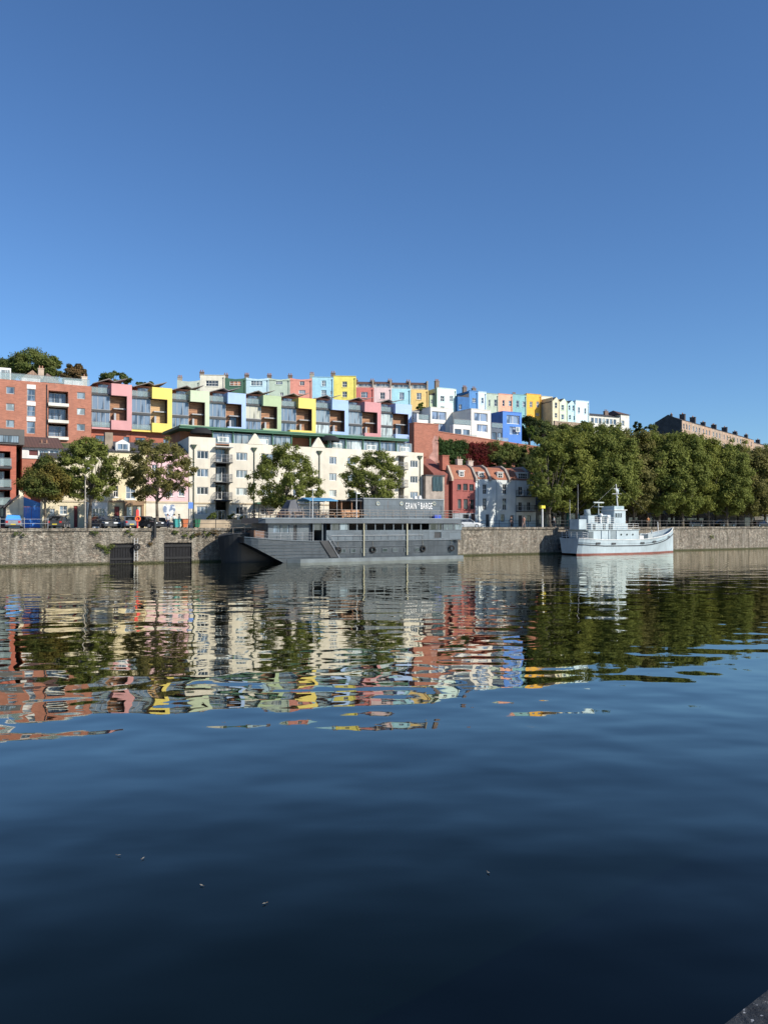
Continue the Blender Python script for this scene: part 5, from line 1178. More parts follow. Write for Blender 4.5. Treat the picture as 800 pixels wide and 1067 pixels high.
mb = MB(); x_ = tx(680); mb.cyl((x_, -.7, 2.5), (x_, .7, 2.5), .45, None, 12); mb.box(x_ - .5, x_ + .5, -.9, -.7, 2.0, 3.0); mb.box(x_ - .5, x_ + .5, .7, .9, 2.0, 3.0); mb.cyl((tx(686), 0, 2.5), (tx(686), 0, 3.5), .1); mb.build('anchor_winch', paint((.45, .5, .5)), tug)
mb = MB(); mb.cyl((tx(693), 0, 3.0), (tx(693) - .15, 0, 4.85), .06); mb.build('jackstaff', WHITE, tug)
mb = MB(); 
for p in (.7, 1.3):
    for sy in (-1, 1): mb.cyl((p, sy * 1.6, 1.7), (p, sy * 1.6, 2.6), .12, .12, 8)
mb.build('bollard', TDK, tug)
for p in (.6, 3, 11, 16):
    x_ = p; mb = MB(); mb.ring((x_, tb(x_)[0] + .2, 1.1), .36, .14, 14, 6); mb.build('tyre_fender', paint((.02, .02, .02), .8), tug)
# ================================================================ VEHICLES
def sgnpow(v, p): return math.copysign(abs(v) ** p, v)
RUB = paint((.015, .015, .015), .8); CHROME = paint((.5, .5, .52), .3, metal=.6)
def carpaint(c):
    k = ('car', c)
    if k in MATS: return MATS[k]
    m, nt, b = _new('car_paint'); v = coords(nt); nt.links.new(mixc(nt, ramp(nt, noise(nt, v, 2, 4), .4, .7), c, tuple(x * .8 + .01 for x in c)), b.inputs['Base Color'])
    b.inputs['Roughness'].default_value = .25; b.inputs['Coat Weight'].default_value = .6; MATS[k] = m; return m
def lamp_mat(c):
    k = ('lamp', c)
    if k in MATS: return MATS[k]
    m, nt, b = _new('lamp_lens'); b.inputs['Base Color'].default_value = (*c, 1); b.inputs['Roughness'].default_value = .1; MATS[k] = m; return m
def car(label, px, d, rot, c, kind='hatch', L=4.2, Wd=1.76, H=1.46, cat='car'):
    """front looks along local -y"""
    root = empty('parked_car', Q.pt(Q.s_of(px, d), d, 4.0 if d < 9 else 3.88), Q.ang + R(rot), label, cat, 'cars parked on the quay')
    hl = L / 2; w = Wd / 2
    def section(yy, zz0, zz1, ww): return [(-ww, yy, zz0), (-ww * 1.0, yy, (zz0 * .45 + zz1 * .55)), (-ww * .93, yy, zz1), (ww * .93, yy, zz1), (ww, yy, (zz0 * .45 + zz1 * .55)), (ww, yy, zz0), (-ww, yy, zz0)]
    belt = .92 if kind != 'van' else 1.15
    prof = [(-hl, .32, .62, w * .82), (-hl + .12, .22, .74, w * .95), (-hl + .9, .2, belt - .07, w), (-.5, .2, belt, w), (hl - .7, .2, belt + .02, w), (hl - .1, .24, belt, w * .95), (hl, .34, belt - .12, w * .86)]
    mb = MB(); rows = [section(*p) for p in prof]; mb.grid(rows); mb.add(rows[0], [tuple(range(6))]); mb.add(rows[-1], [tuple(range(6))]); body = mb.build('body', carpaint(c), root)
    if kind == 'pickup': ca = [(-.75, belt, w * .9), (-.25, H, w * .76), (.55, H, w * .76), (.65, belt, w * .9)]
    elif kind == 'van': ca = [(-hl + .7, belt, w * .95), (-hl + 1.2, H, w * .86), (hl - .12, H, w * .86), (hl - .04, belt, w * .93)]
    elif kind == 'saloon': ca = [(-.95, belt, w * .9), (-.2, H, w * .72), (.9, H - .02, w * .72), (1.6, belt, w * .9)]
    else: ca = [(-.95, belt, w * .9), (-.25, H, w * .74), (1.3, H - .03, w * .74), (hl - .12, belt, w * .9)]
    mb = MB(); rows = [[(-a, y, z - (0 if z < H - .05 else .0)), (a, y, z)] for y, z, a in ca]
    (y0, z0, a0), (y1, z1, a1), (y2, z2, a2), (y3, z3, a3) = ca
    vs = [(-a0, y0, z0), (a0, y0, z0), (-a1, y1, z1 - .07), (a1, y1, z1 - .07), (-a2, y2, z2 - .07), (a2, y2, z2 - .07), (-a3, y3, z3), (a3, y3, z3)]
    mb.add(vs, [(0, 1, 3, 2), (2, 3, 5, 4), (4, 5, 7, 6), (0, 2, 4, 6), (1, 7, 5, 3)]); mb.build('windows', glass((.02, .025, .03)), root)
    mb = MB(); mb.add([(-a1 - .02, y1 - .03, z1 - .07), (a1 + .02, y1 - .03, z1 - .07), (a2 + .02, y2 + .03, z2 - .07), (-a2 - .02, y2 + .03, z2 - .07), (-a1 + .08, y1 + .1, z1), (a1 - .08, y1 + .1, z1), (a2 - .08, y2 - .1, z2), (-a2 + .08, y2 - .1, z2)], [(0, 1, 5, 4), (1, 2, 6, 5), (2, 3, 7, 6), (3, 0, 4, 7), (4, 5, 6, 7)])
    for sx in (-1, 1):
        for (ya, za, aa), (yb, zb, ab) in ((ca[0], ca[1]), (ca[3], ca[2])): mb.cyl((sx * (aa - .01), ya, za), (sx * (ab + .005), yb, zb - .05), .045, None, 4)
    mb.build('roof', carpaint(c), root)
    if kind == 'pickup': mb = MB(); mb.add([(-w * .9, .75, .95), (w * .9, .75, .95), (w * .9, hl - .1, .95), (-w * .9, hl - .1, .95), (-w * .7, 1.0, 1.5), (w * .7, 1.0, 1.55), (w * .72, hl - .3, 1.5), (-w * .75, hl - .35, 1.42)], [(0, 1, 5, 4), (1, 2, 6, 5), (2, 3, 7, 6), (3, 0, 4, 7), (4, 5, 6, 7)]); mb.build('blue_cover', paint((.04, .28, .75), .6), root)
    for sx in (-1, 1):
        for yy in (-hl + .82, hl - .82):
            mb = MB(); mb.cyl((sx * (w - .2), yy, .32), (sx * (w + .01), yy, .32), .32, None, 18); wl = mb.build('wheel', RUB, root)
            mb = MB(); mb.cyl((sx * (w - .02), yy, .32), (sx * (w + .02), yy, .32), .2, None, 12); mb.build('rim', CHROME, wl)
        mb = MB(); mb.box(sx * w * .62 - .2, sx * w * .62 + .2, -hl - .015, -hl + .14, .56, .7); mb.build('headlight', lamp_mat((.75, .78, .8)), root)
        mb = MB(); mb.box(sx * w * .72 - .12, sx * w * .72 + .12, hl - .12, hl + .015, .62, .84); mb.build('tail_light', lamp_mat((.45, .02, .02)), root)
        mb = MB(); mb.box(sx * (w + .09) - .09, sx * (w + .09) + .09, -.78, -.68, belt - .02, belt + .13); mb.build('wing_mirror', carpaint(c), root)
    mb = MB(); mb.box(-.26, .26, hl - .01, hl + .02, .42, .53); mb.build('number_plate', paint((.7, .55, .05), .5, .02, 0), root)
    mb = MB(); mb.box(-.26, .26, -hl - .03, -hl + .02, .36, .46); mb.box(-w * .35, w * .35, -hl - .012, -hl + .02, .5, .62); mb.build('front_grille', paint((.05, .05, .05), .5, .02, 0), root)
    mb = MB(); mb.box(-w * .86, w * .86, hl - .02, hl + .04, .3, .42); mb.box(-w * .86, w * .86, -hl - .05, -hl + .03, .24, .34); mb.build('bumper', DKGREY, root)
    return root
car('grey pickup with a bright blue covered load beside the blue gate', 15, 7, 172, (.25, .27, .3), 'pickup')
car('dark estate car showing yellow number plate under the bushy tree', 61.5, 6, 160, (.035, .035, .038))
car('dark grey saloon nose to the water in front of the white shop', 106.5, 6, 18, (.05, .055, .06), 'saloon')
car('dark car tucked half behind the grey blue hatchback', 121.5, 7, 10, (.02, .022, .025))
car('grey blue hatchback with yellow number plate left of the red post', 131, 5.5, 188, (.14, .17, .22))
car('black hatchback with silver nose right of the red post', 152, 6, 35, (.022, .022, .025))
car('dark car behind the walkers in front of the pink house', 169, 11, 70, (.03, .035, .05))
car('silver grey car just right of the barge stern', 486.5, 10.5, 80, (.45, .47, .48))
car('black car parked under the plane trees near the right edge', 755.5, 10.5, 84, (.015, .015, .018))
car('dark blue car under the plane trees right of the tug bow', 722, 11.5, 90, (.03, .04, .07))
car('dark red car under the plane trees at the far right edge', 792, 11, 86, (.12, .03, .02))
# ================================================================ STREET FURNITURE
def lamp_post(px, d, ht, label, c=(.3, .31, .3), head='arm'):
    r_ = empty('street_lamp', Q.pt(Q.s_of(px, d), d, 4), Q.ang, label, 'street lamp', 'lamp posts on the quay')
    mb = MB(); mb.cyl((0, 0, 0), (0, 0, 1.0), .11, .1); mb.cyl((0, 0, 1.0), (0, 0, ht), .075, .05); mb.build('post', paint(c, .6), r_)
    mb = MB(); mb.tube([(0, 0, ht), (.1, -.3, ht + .15), (.15, -.8, ht + .2)], .035); mb.build('arm', paint(c, .6), r_)
    mb = MB(); mb.ball((.16, -1.05, ht + .18), .14, .38, .09); mb.build('lamp_head', GREY, r_, True)
    return r_
lamp_post(88.7, 2.6, 6.6, 'tall thin lamp post in front of the second quay tree', (.36, .33, .28))
lamp_post(196.8, 6, 5.6, 'tall thin lamp post at the left corner of the cream apartments', (.2, .2, .2))
# white post with yellow top
r_ = empty('marker_post', Q.pt(Q.s_of(565, 2.4), 2.4, 4), Q.ang, 'white post with yellow top on the quay left of the tug', 'marker post')
mb = MB(); mb.cyl((0, 0, 0), (0, 0, 2.9), .14, .13, 12); mb.build('post', WHITE, r_); mb = MB(); mb.box(-.38, .38, -.25, .25, 2.9, 3.35); mb.build('sign_head', paint((.8, .62, .04), .5), r_); mb = MB(); mb.cyl((0, 0, 3.35), (0, 0, 3.5), .1, .03); mb.build('cap', DKGREY, r_)
# life-ring station
r_ = empty('lifebuoy_stand', Q.pt(Q.s_of(143.2, 1.4), 1.4, 4), Q.ang, 'red lifebuoy stand with orange ring at the quay edge', 'lifebuoy stand')
REDP2 = paint((.72, .05, .04), .5, .05, .05)
mb = MB(); mb.cyl((0, 0, 0), (0, 0, 1.3), .1, .09, 8); mb.build('post', REDP2, r_)
mb = MB(); mb.box(-.16, .16, -.1, .1, 1.25, 2.05); mb.prism_y([(-.16, 2.05), (.16, 2.05), (.06, 2.2), (-.06, 2.2)], -.1, .1); mb.build('back_board', REDP2, r_)
mb = MB(); mb.ring((0, -.16, 1.1), .27, .085, 18, 8); mb.build('life_ring', paint((.85, .16, .03), .5), r_, True)
# black bollard at the edge
for i, (px, lb) in enumerate(((161.5, 'black mooring pile in front of the black hatchback'),)):
    r_ = empty('mooring_pile', Q.pt(Q.s_of(px, -.25), -.25, 2.9), Q.ang, lb, 'mooring pile')
    mb = MB(); mb.cyl((0, 0, 0), (0, 0, 2.0), .17, .16, 12); mb.build('pile', paint((.03, .03, .03), .8), r_); mb = MB(); mb.cyl((0, 0, 2.0), (0, 0, 2.1), .2, .17, 12); mb.build('cap', IRON, r_)
# white ladder/fender by first gate
r_ = empty('wall_ladder', Q.pt(Q.s_of(141.8, -.2), -.22, .3), Q.ang, 'white rope and black tyre fender hung between the black gates', 'fender')
mb = MB(); mb.cyl((-.18, 0, 0), (-.18, 0, 2.6), .04); mb.cyl((.18, 0, 0), (.18, 0, 2.6), .04)
for k in range(8): mb.cyl((-.18, 0, .2 + .3 * k), (.18, 0, .2 + .3 * k), .02, None, 4)
mb.build('ladder', paint((.55, .56, .54)), r_); mb = MB(); mb.ring((.1, -.14, 1.6), .28, .12); mb.build('tyre', RUB, r_, True)
# wheelie bins
for px, c, lb in ((184, (.05, .35, .33), 'teal wheelie bin left of the orange one'), (192.3, (.55, .16, .06), 'orange red wheelie bin between teal and dark green bins'), (205, (.02, .16, .08), 'dark green wheelie bin at the end of the beige wall')):
    r_ = empty('wheelie_bin', Q.pt(Q.s_of(px, 4.5), 4.5, 4), Q.ang + R(5), lb, 'wheelie bin', 'wheelie bins on the quay')
    mb = MB(); mb.add([(-.26, -.28, .08), (.26, -.28, .08), (.26, .28, .08), (-.26, .28, .08), (-.36, -.4, 1.05), (.36, -.4, 1.05), (.36, .36, 1.05), (-.36, .36, 1.05)], [(0, 3, 2, 1), (0, 1, 5, 4), (1, 2, 6, 5), (2, 3, 7, 6), (3, 0, 4, 7), (4, 5, 6, 7)]); mb.build('bin_body', paint(c, .5), r_, bevel=.03)
    mb = MB(); mb.prism_x([(-.44, 1.06), (.4, 1.06), (.38, 1.15), (-.38, 1.12)], -.39, .39); mb.build('lid', paint(tuple(x * .8 for x in c), .5), r_, bevel=.02)
    mb = MB(); mb.cyl((-.3, .3, .12), (-.24, .3, .12), .12); mb.cyl((.24, .3, .12), (.3, .3, .12), .12); mb.build('wheel', RUB, r_)
# blue parking sign
r_ = empty('road_sign', Q.pt(Q.s_of(198.5, 5), 5, 4), Q.ang, 'small blue rectangular sign on a thin pole by the pink house', 'sign')
mb = MB(); mb.cyl((0, 0, 0), (0, 0, 3.3), .035); mb.build('pole', GALV, r_); mb = MB(); mb.box(-.3, .3, -.06, -.04, 2.4, 3.2); mb.build('sign_panel', paint((.08, .2, .55), .5, .05, 0), r_)
# railings on the quay edge
def rail_run(a, b_, d, lb, m, gap=2.4):
    sa, sb = Q.s_of(a, d), Q.s_of(b_, d); r_ = empty('quay_railing', Q.pt(sa, d, 4), Q.ang, lb, 'railing', 'railings along the quay')
    L = sb - sa; n = max(1, round(L / gap))
    for i in range(n + 1): mb = MB(); x_ = L * i / n; mb.cyl((x_, 0, 0), (x_, 0, 1.1), .04, None, 6); mb.ball((x_, 0, 1.13), .06, .06, .06, 6, 4); mb.build('post', m, r_)
    for z_ in (1.03, .55): mb = MB(); mb.cyl((0, 0, z_), (L, 0, z_), .028, None, 6); mb.build('rail', m, r_)
rail_run(186, 262, 1.6, 'black two-rail railing left of the barge bow', IRON)
rail_run(0, 50, 2.0, 'thin pale railing at the left edge by the pickup', GALV)
rail_run(90, 118, 2.0, 'thin dark railing in front of the grey saloon', IRON)
rail_run(572, 592, 1.6, 'dark railing behind the tug stern', IRON)
rail_run(655, 830, 1.6, 'long grey two-rail railing under the right plane trees', paint((.1, .1, .1), .6), 3.0)
rail_run(488, 560, 12.6, 'dark railing in front of the pale grey town house', IRON, 2.2)
# ================================================================ PEOPLE
def skin_mesh(name, verts, edges, radii, mat_, parent, sub=1):
    me = bpy.data.meshes.new(name); me.from_pydata(verts, edges, []); o = bpy.data.objects.new(name, me); col.objects.link(o)
    md = o.modifiers.new('s', 'SKIN'); 
    for i, r in enumerate(radii): me.skin_vertices[0].data[i].radius = (r, r) if not isinstance(r, tuple) else r
    me.skin_vertices[0].data[0].use_root = True
    ms = o.modifiers.new('u', 'SUBSURF'); ms.levels = sub; ms.render_levels = sub
    m2 = bpy.data.meshes.new_from_object(o.evaluated_get(bpy.context.evaluated_depsgraph_get())); bpy.data.objects.remove(o)
    m2.materials.clear(); m2.materials.append(mat_); m2.polygons.foreach_set('use_smooth', [True] * len(m2.polygons))
    o = bpy.data.objects.new(name, m2); col.objects.link(o); o.parent = parent; return o
def person(px, d, rot, label, top, bottom, hair=(.05, .03, .02), stride=.16, h_=1.72, bend=0, onto=None, sk=(.5, .3, .22)):
    r_ = empty('person', onto or Q.pt(Q.s_of(px, d), d, 4.0 if d < 9 else 3.88), Q.ang + R(rot), label, 'person', 'people on the quay'); r_.scale = (h_ / 1.72,) * 3
    s = stride
    V = [(0, 0, .95), (0, 0, 1.1), (0, 0, 1.3), (0, 0, 1.43), (0, -.01, 1.52), (0, -.02, 1.6), (0, -.02, 1.68)]
    E = [(0, 1), (1, 2), (2, 3), (3, 4), (4, 5), (5, 6)]; Rd = [(.15, .11), (.13, .1), (.16, .11), (.12, .08), .055, .095, .07]
    arm = {}; leg = {}
    for sx, f in ((-1, 1), (1, -1)):
        b0 = len(V); V += [(sx * .09, 0, .9), (sx * .1, -.5 * s * f - .03, .5), (sx * .1, -s * f * 1.0 + .02, .09), (sx * .11, -s * f - .15, .035)]; Rd += [.09, .06, .042, .035]; E += [(0, b0), (b0, b0 + 1), (b0 + 1, b0 + 2), (b0 + 2, b0 + 3)]; leg[sx] = b0
        b0 = len(V); V += [(sx * .2, 0, 1.4), (sx * .25, s * f * .5, 1.14), (sx * .25, s * f * .3 - .12, .9), (sx * .25, s * f * .3 - .16, .84)]; Rd += [.055, .042, .03, .028]; E += [(3, b0), (b0, b0 + 1), (b0 + 1, b0 + 2), (b0 + 2, b0 + 3)]; arm[sx] = b0
        hb = b0 + 3; hx, hy, hz = V[hb]
        for k in range(4):
            o_ = -.03 + .02 * k; c0 = len(V); L = (.06, .07, .065, .05)[k]; V += [(hx, hy + o_, hz - .04), (hx - sx * .012, hy + o_ - .01, hz - .04 - L)]; Rd += [.009, .008]; E += [(hb, c0), (c0, c0 + 1)]
        c0 = len(V); V += [(hx - sx * .02, hy - .05, hz - .03)]; Rd += [.01]; E += [(hb, c0)]
    body = skin_mesh('body', V, E, Rd, paint(sk, .6, .05, 0), r_)
    # clothes as slightly larger shells on the same joints
    ln, rn = leg[-1], leg[1]
    tv = [V[0], V[ln], V[ln + 1], (V[ln + 2][0], V[ln + 2][1], .12), V[rn], V[rn + 1], (V[rn + 2][0], V[rn + 2][1], .12)]
    skin_mesh('trousers', tv, [(0, 1), (1, 2), (2, 3), (0, 4), (4, 5), (5, 6)], [(.17, .13), .105, .08, .062, .105, .08, .062], paint(bottom, .9, .1, 0), r_)
    la, ra = arm[-1], arm[1]
    mid = lambda a, b, t: tuple(x + (y - x) * t for x, y in zip(a, b))
    sv = [(0, 0, .98), V[1], V[2], (0, 0, 1.42), V[la], V[la + 1], mid(V[la + 1], V[la + 2], .7), V[ra], V[ra + 1], mid(V[ra + 1], V[ra + 2], .7)]
    skin_mesh('top', sv, [(0, 1), (1, 2), (2, 3), (3, 4), (4, 5), (5, 6), (3, 7), (7, 8), (8, 9)], [(.16, .12), (.15, .12), (.18, .13), (.12, .09), .07, .055, .045, .07, .055, .045], paint(top, .9, .1, 0), r_)
    mb = MB(); mb.ball((0, .02, 1.67), .1, .115, .1, 10, 8); mb.build('hair', paint(hair, .8), r_, True)
    for sx in (-1, 1):
        b_ = leg[sx]; x_, y_ = V[b_ + 2][0], V[b_ + 2][1]; mb = MB(); mb.box(x_ - .05, x_ + .05, y_ - .2, y_ + .08, 0, .09); mb.build('shoe', DKGREY, r_, bevel=.02)
    return r_
person(174.8, 5.5, 20, 'person in pale grey top and navy trousers walking before the pink house', (.5, .52, .55), (.03, .04, .09))
person(181.5, 5, -150, 'person in white top and teal trousers standing by the teal bin', (.65, .65, .63), (.03, .2, .2))
person(186.7, 6.5, 60, 'person in dark grey jacket and blue jeans near the orange bin', (.12, .13, .15), (.08, .12, .22))
person(545.5, 6, -70, 'person in peach top and bare legs walking before the grey house balcony', (.75, .4, .28), (.45, .3, .22), stride=.22)
person(532.5, 8, 10, 'person in black coat standing by the middle door of the grey house', (.03, .03, .035), (.03, .03, .04))
person(577, 5, 80, 'person in white shirt and dark trousers passing right of the yellow topped post', (.6, .6, .58), (.04, .04, .05), stride=.22)
person(675, 3, -40, 'person in orange brown top standing above the tug foredeck', (.55, .24, .1), (.2, .16, .12), sk=(.5, .28, .18))
person(651, 5, 90, 'person in dark jumper walking behind the tug wheelhouse', (.06, .06, .08), (.05, .05, .06))

# ================================================================ TREES
def leaves(centers, radii, n, size, seed, out_center, mat_, name, parent, squash=1.0):
    g = np.random.default_rng(seed); k = len(centers)
    cen = np.array(centers); rad = np.array(radii); wgt = rad ** 2; idx = g.choice(k, n, p=wgt / wgt.sum())
    v = g.normal(size=(n, 3)); v /= np.linalg.norm(v, axis=1)[:, None]
    rr_ = rad[idx] * (g.random(n) ** .42) * (1 + .26 * g.normal(size=n)); p = cen[idx] + v * rr_[:, None] * np.array([1, 1, .75 * squash])
    oc = np.array(out_center); d = p - oc; d /= np.linalg.norm(d, axis=1)[:, None] + 1e-6
    nn = d * .5 + v * .55 + g.normal(size=(n, 3)) * .55 + np.array([0, 0, .35]); nn /= np.linalg.norm(nn, axis=1)[:, None]
    t = np.cross(nn, g.normal(size=(n, 3))); t /= np.linalg.norm(t, axis=1)[:, None]; b = np.cross(nn, t)
    s = (size * (.6 + .8 * g.random(n)))[:, None]
    q = np.stack([p - t * s * .6, p - b * s * .36 + t * s * .05, p + t * s * .6, p + b * s * .36 + t * s * .05], 1).reshape(-1, 3)
    q[:, 2] += 0
    me = bpy.data.meshes.new(name); me.vertices.add(4 * n); me.vertices.foreach_set('co', q.ravel()); me.loops.add(4 * n); me.polygons.add(n)
    me.loops.foreach_set('vertex_index', np.arange(4 * n)); me.polygons.foreach_set('loop_start', np.arange(0, 4 * n, 4)); me.polygons.foreach_set('loop_total', np.full(n, 4)); me.update(calc_edges=True); me.validate()
    me.materials.append(mat_); o = bpy.data.objects.new(name, me); col.objects.link(o); o.parent = parent; return o
BARK = paint((.13, .11, .085), .95, .35, .2, 2)
def tree(label, loc, H, cw, base, seed, nleaf=9000, size=.34, fol=None, shape='round', trunk_r=.2, nclust=60, group=None, name='plane_tree', rz=0, cat='tree', gappy=.0, depth=None, fuzz=1.0):
    """H height, cw crown half width, base height where the crown begins"""
    g = random.Random(seed); r_ = empty(name, loc, rz, label, cat, group)
    fol = fol or F_PLANE; cz = (H + base) / 2; rz_ = (H - base) / 2; cwy = depth or cw
    cen = []; rad = []
    t_ = 0
    while len(cen) < nclust and t_ < 5000:
        t_ += 1
        a = g.uniform(0, 2 * math.pi); el = math.asin(g.uniform(-1, 1)); q = g.uniform(.45, 1) ** .6
        q *= 1.12 if g.random() < .12 else 1
        ex = math.cos(el) * math.cos(a) * q; ey = math.cos(el) * math.sin(a) * q; ez = math.sin(el) * q
        if shape == 'egg': f = 1 - .42 * max(0, ez) ** 1.2
        elif shape == 'cone': f = 1.05 - .55 * (ez + 1) / 2
        else: f = 1 - .12 * max(0, ez)
        if abs(ez) > .75 and g.random() < gappy: continue
        rc = g.uniform(.16, .27) * min(cw, rz_) * fuzz
        cen.append((ex * (cw - rc * .8) * f, ey * (cwy - rc * .8) * f, cz + ez * (rz_ - rc * .55))); rad.append(rc)
    leaves(cen, rad, nleaf, size, seed, (0, 0, cz - rz_ * .2), fol, 'crown', r_)
    mb = MB(); top = base + rz_ * .5; lean = g.uniform(-.3, .3)
    P_ = [Vector((0, 0, -.1)), Vector((lean * .2, 0, base * .5)), Vector((lean * .5, 0, base)), Vector((lean, 0, base + rz_ * .8)), Vector((lean, .1, base + rz_ * 1.4))]
    rs = [trunk_r * 1.25, trunk_r, trunk_r * .85, trunk_r * .5, trunk_r * .15]
    for i in range(4): mb.cyl(P_[i], P_[i + 1], rs[i], rs[i + 1], 9)
    for c_ in g.sample(cen, min(26, len(cen))):
        c_ = Vector(c_); t = g.uniform(.0, .7); s_ = P_[2].lerp(P_[3], t); m_ = s_.lerp(c_, .5) + Vector((g.uniform(-.3, .3), g.uniform(-.3, .3), g.uniform(-.4, .1)))
        r0 = trunk_r * (.45 - .25 * t); mb.cyl(s_, m_, r0, r0 * .6, 6, False); mb.cyl(m_, c_, r0 * .6, .02, 5, False)
    mb.build('trunk', BARK, r_, True)
    return r_
F_PLANE = foliage((.22, .25, .06), (.15, .175, .042), 'plane'); F_PLANE2 = foliage((.28, .295, .065), (.185, .21, .05), 'plane_light'); F_TAN = foliage((.25, .22, .075), (.15, .15, .05), 'plane_tan')
F_DARK = foliage((.1, .13, .035), (.24, .17, .04), 'lime'); F_FAR = foliage((.15, .18, .06), (.09, .12, .04), 'far'); F_RUST = foliage((.24, .15, .07), (.06, .06, .03), 'rust')
F_BUSH = foliage((.13, .17, .045), (.19, .2, .06), 'bush'); F_BRIGHT = foliage((.13, .18, .03), (.07, .12, .025), 'bright'); F_IVY = foliage((.05, .1, .03), (.08, .13, .04), 'ivy'); F_RED = foliage((.2, .02, .025), (.09, .02, .02), 'creeper'); F_DEEP = foliage((.02, .035, .012), (.03, .045, .015), 'deep')
def tree_px(label, px, pw, top, bot, d, seed, **k):
    s_ = Q.s_of(px, d); base = Q.pt(s_, d, 4.0 if d < 9 else 4.0); sc = base.y / FOC
    return tree(label, base, CAMZ + (HZ - top) * sc - 4, pw / 2 * sc, CAMZ + (HZ - bot) * sc - 4, seed, **k)
tree_px('dense dark green round tree with orange tinged top left of the quay', 47.5, 55, 475, 527, 4.6, 11, nleaf=24000, size=.2, fol=F_DARK, shape='egg', trunk_r=.13, nclust=130, name='lime_tree')
tree_px('second quay tree from the left, open crown behind the thin lamp post', 93, 74, 453, 524, 5.5, 12, nleaf=24000, size=.2, trunk_r=.2, nclust=150, fuzz=.62)
tree_px('third quay tree from the left, broad crown before the pink house', 164, 84, 452, 525, 5.5, 13, nleaf=24000, size=.2, trunk_r=.19, nclust=140, fuzz=.62, fol=F_TAN)
tree_px('pointed quay tree behind the barge shelter before the cream building', 297, 84, 459, 534, 5.0, 14, nleaf=28000, size=.2, trunk_r=.2, nclust=170, shape='egg', fuzz=.62)
tree_px('low broad quay tree behind the barge bar hut', 388, 72, 466, 532, 5.0, 15, nleaf=25000, size=.21, trunk_r=.2, nclust=150, fuzz=.65)
# plane avenue on the right: four crowns built once, then copied
protos = []
spots = [(572, 448, 5.5, 'first plane tree of the right-hand avenue, beside the grey town house'), (601, 444, 7.5, 'second plane tree of the avenue, behind the tug stern'), (633, 441, 5.5, 'third plane tree of the avenue, behind the tug funnel'), (660, 444, 6.5, 'fourth plane tree of the avenue, behind the tug mast'),
         (686, 447, 5.0, 'fifth plane tree of the avenue, above the tug bow'), (711, 448, 4.5, 'sixth plane tree of the avenue, right of the tug bow'), (738, 455, 6.0, 'seventh plane tree of the avenue, below the brown terrace'), (757, 459, 4.5, 'eighth plane tree of the avenue with a pale forked trunk'), (783, 462, 5.5, 'ninth plane tree of the avenue near the right edge'), (803, 464, 4.5, 'tenth plane tree of the avenue, cut by the right edge'), (828, 462, 5, 'eleventh plane tree beyond the right edge')]
back = [(586, 447, 13, 'back row plane tree behind the first and second avenue trees'), (618, 441, 14, 'back row plane tree behind the second and third avenue trees'), (648, 443, 14, 'back row plane tree behind the third and fourth avenue trees'), (674, 445, 14, 'back row plane tree behind the fourth and fifth avenue trees'), (700, 449, 14, 'back row plane tree behind the fifth and sixth avenue trees'), (727, 455, 14, 'back row plane tree behind the sixth and seventh avenue trees'), (769, 461, 14, 'back row plane tree behind the eighth and ninth avenue trees'), (797, 463, 14, 'back row plane tree behind the ninth and tenth avenue trees')]
for k in range(4):
    protos.append(tree('proto', (0, 0, 0), 17.0, 6.3, 1.6, 40 + k, nleaf=42000, size=.30, fol=[F_PLANE2, F_PLANE, F_TAN, F_PLANE][k], trunk_r=.27, nclust=230, depth=5.6, group='plane trees of the right-hand avenue', fuzz=.72))
used = set()
tree_px(spots[0][3], 573, 56, 447, 536, 5.5, 39, nleaf=15000, size=.3, fol=F_PLANE, trunk_r=.25, nclust=110, fuzz=.75, group='plane trees of the right-hand avenue')
spots = spots[1:]
for i, (px, top, d, lb) in enumerate(spots + back):
    k = (i * 3 + (i // 4)) % 4; p = protos[k]
    if k in used: p = copy_tree(p)
    used.add(k); s_ = Q.s_of(px, d); P0 = Q.pt(s_, d, 4.0 if i < len(spots) else 4.0); zt_ = CAMZ + (HZ - top) * P0.y / FOC - 4
    p.location = P0; p.rotation_euler = (0, 0, i * 1.9); sc = zt_ / 17.0; p.scale = (sc * .98, sc * .98, sc); p['label'] = lb
for i, (px, py) in enumerate(((126, 890), (151, 893), (211, 921), (276, 940), (508, 908))):
    Y = CAMZ * FOC / (py - HZ); r_ = empty('floating_leaf', ((px - 400) / FOC * Y, Y, .012), i * 1.3, 'small pale leaf floating alone on the calm harbour water', 'leaf', 'leaves floating on the water')
    mb = MB(); mb.add([(-.03, 0, 0), (-.006, -.013, .004), (.03, 0, .007), (-.006, .013, .004)], [(0, 1, 2, 3)]); mb.build('leaf_blade', paint((.3, .28, .22), .7), r_)
    mb = MB(); mb.cyl((-.03, 0, 0), (-.05, .006, .006), .002, None, 4); mb.build('leaf_stalk', paint((.3, .22, .12), .7), r_)
# hillside trees
def hill_tree(label, px, Y, top, bot, pw, seed, fol, n=9000, size=.4, name='hill_tree', **k):
    sc = Y / FOC; x_ = (px - 400) * sc; rel = Vector((x_, Y, 0)) - Q.o; z0 = hill_z(rel.dot(Q.u), rel.dot(Q.n))
    zt_ = CAMZ + (HZ - top) * sc; zb_ = CAMZ + (HZ - bot) * sc
    return tree(label, (x_, Y, z0), zt_ - z0, pw / 2 * sc, max(.5, zb_ - z0), seed, nleaf=n, size=size, fol=fol, group='trees on the hill', name=name, **{'fuzz': 1.3, **k})
hill_tree('green hilltop tree at the left edge of the picture', 4, 215, 371, 400, 36, 61, F_FAR, nclust=40)
hill_tree('tallest green hilltop tree above the brick block', 30, 210, 361, 398, 52, 62, F_BUSH, n=16000, nclust=90)
hill_tree('green hilltop tree sloping right of the tallest one', 52, 208, 369, 398, 24, 67, F_BUSH, nclust=30)
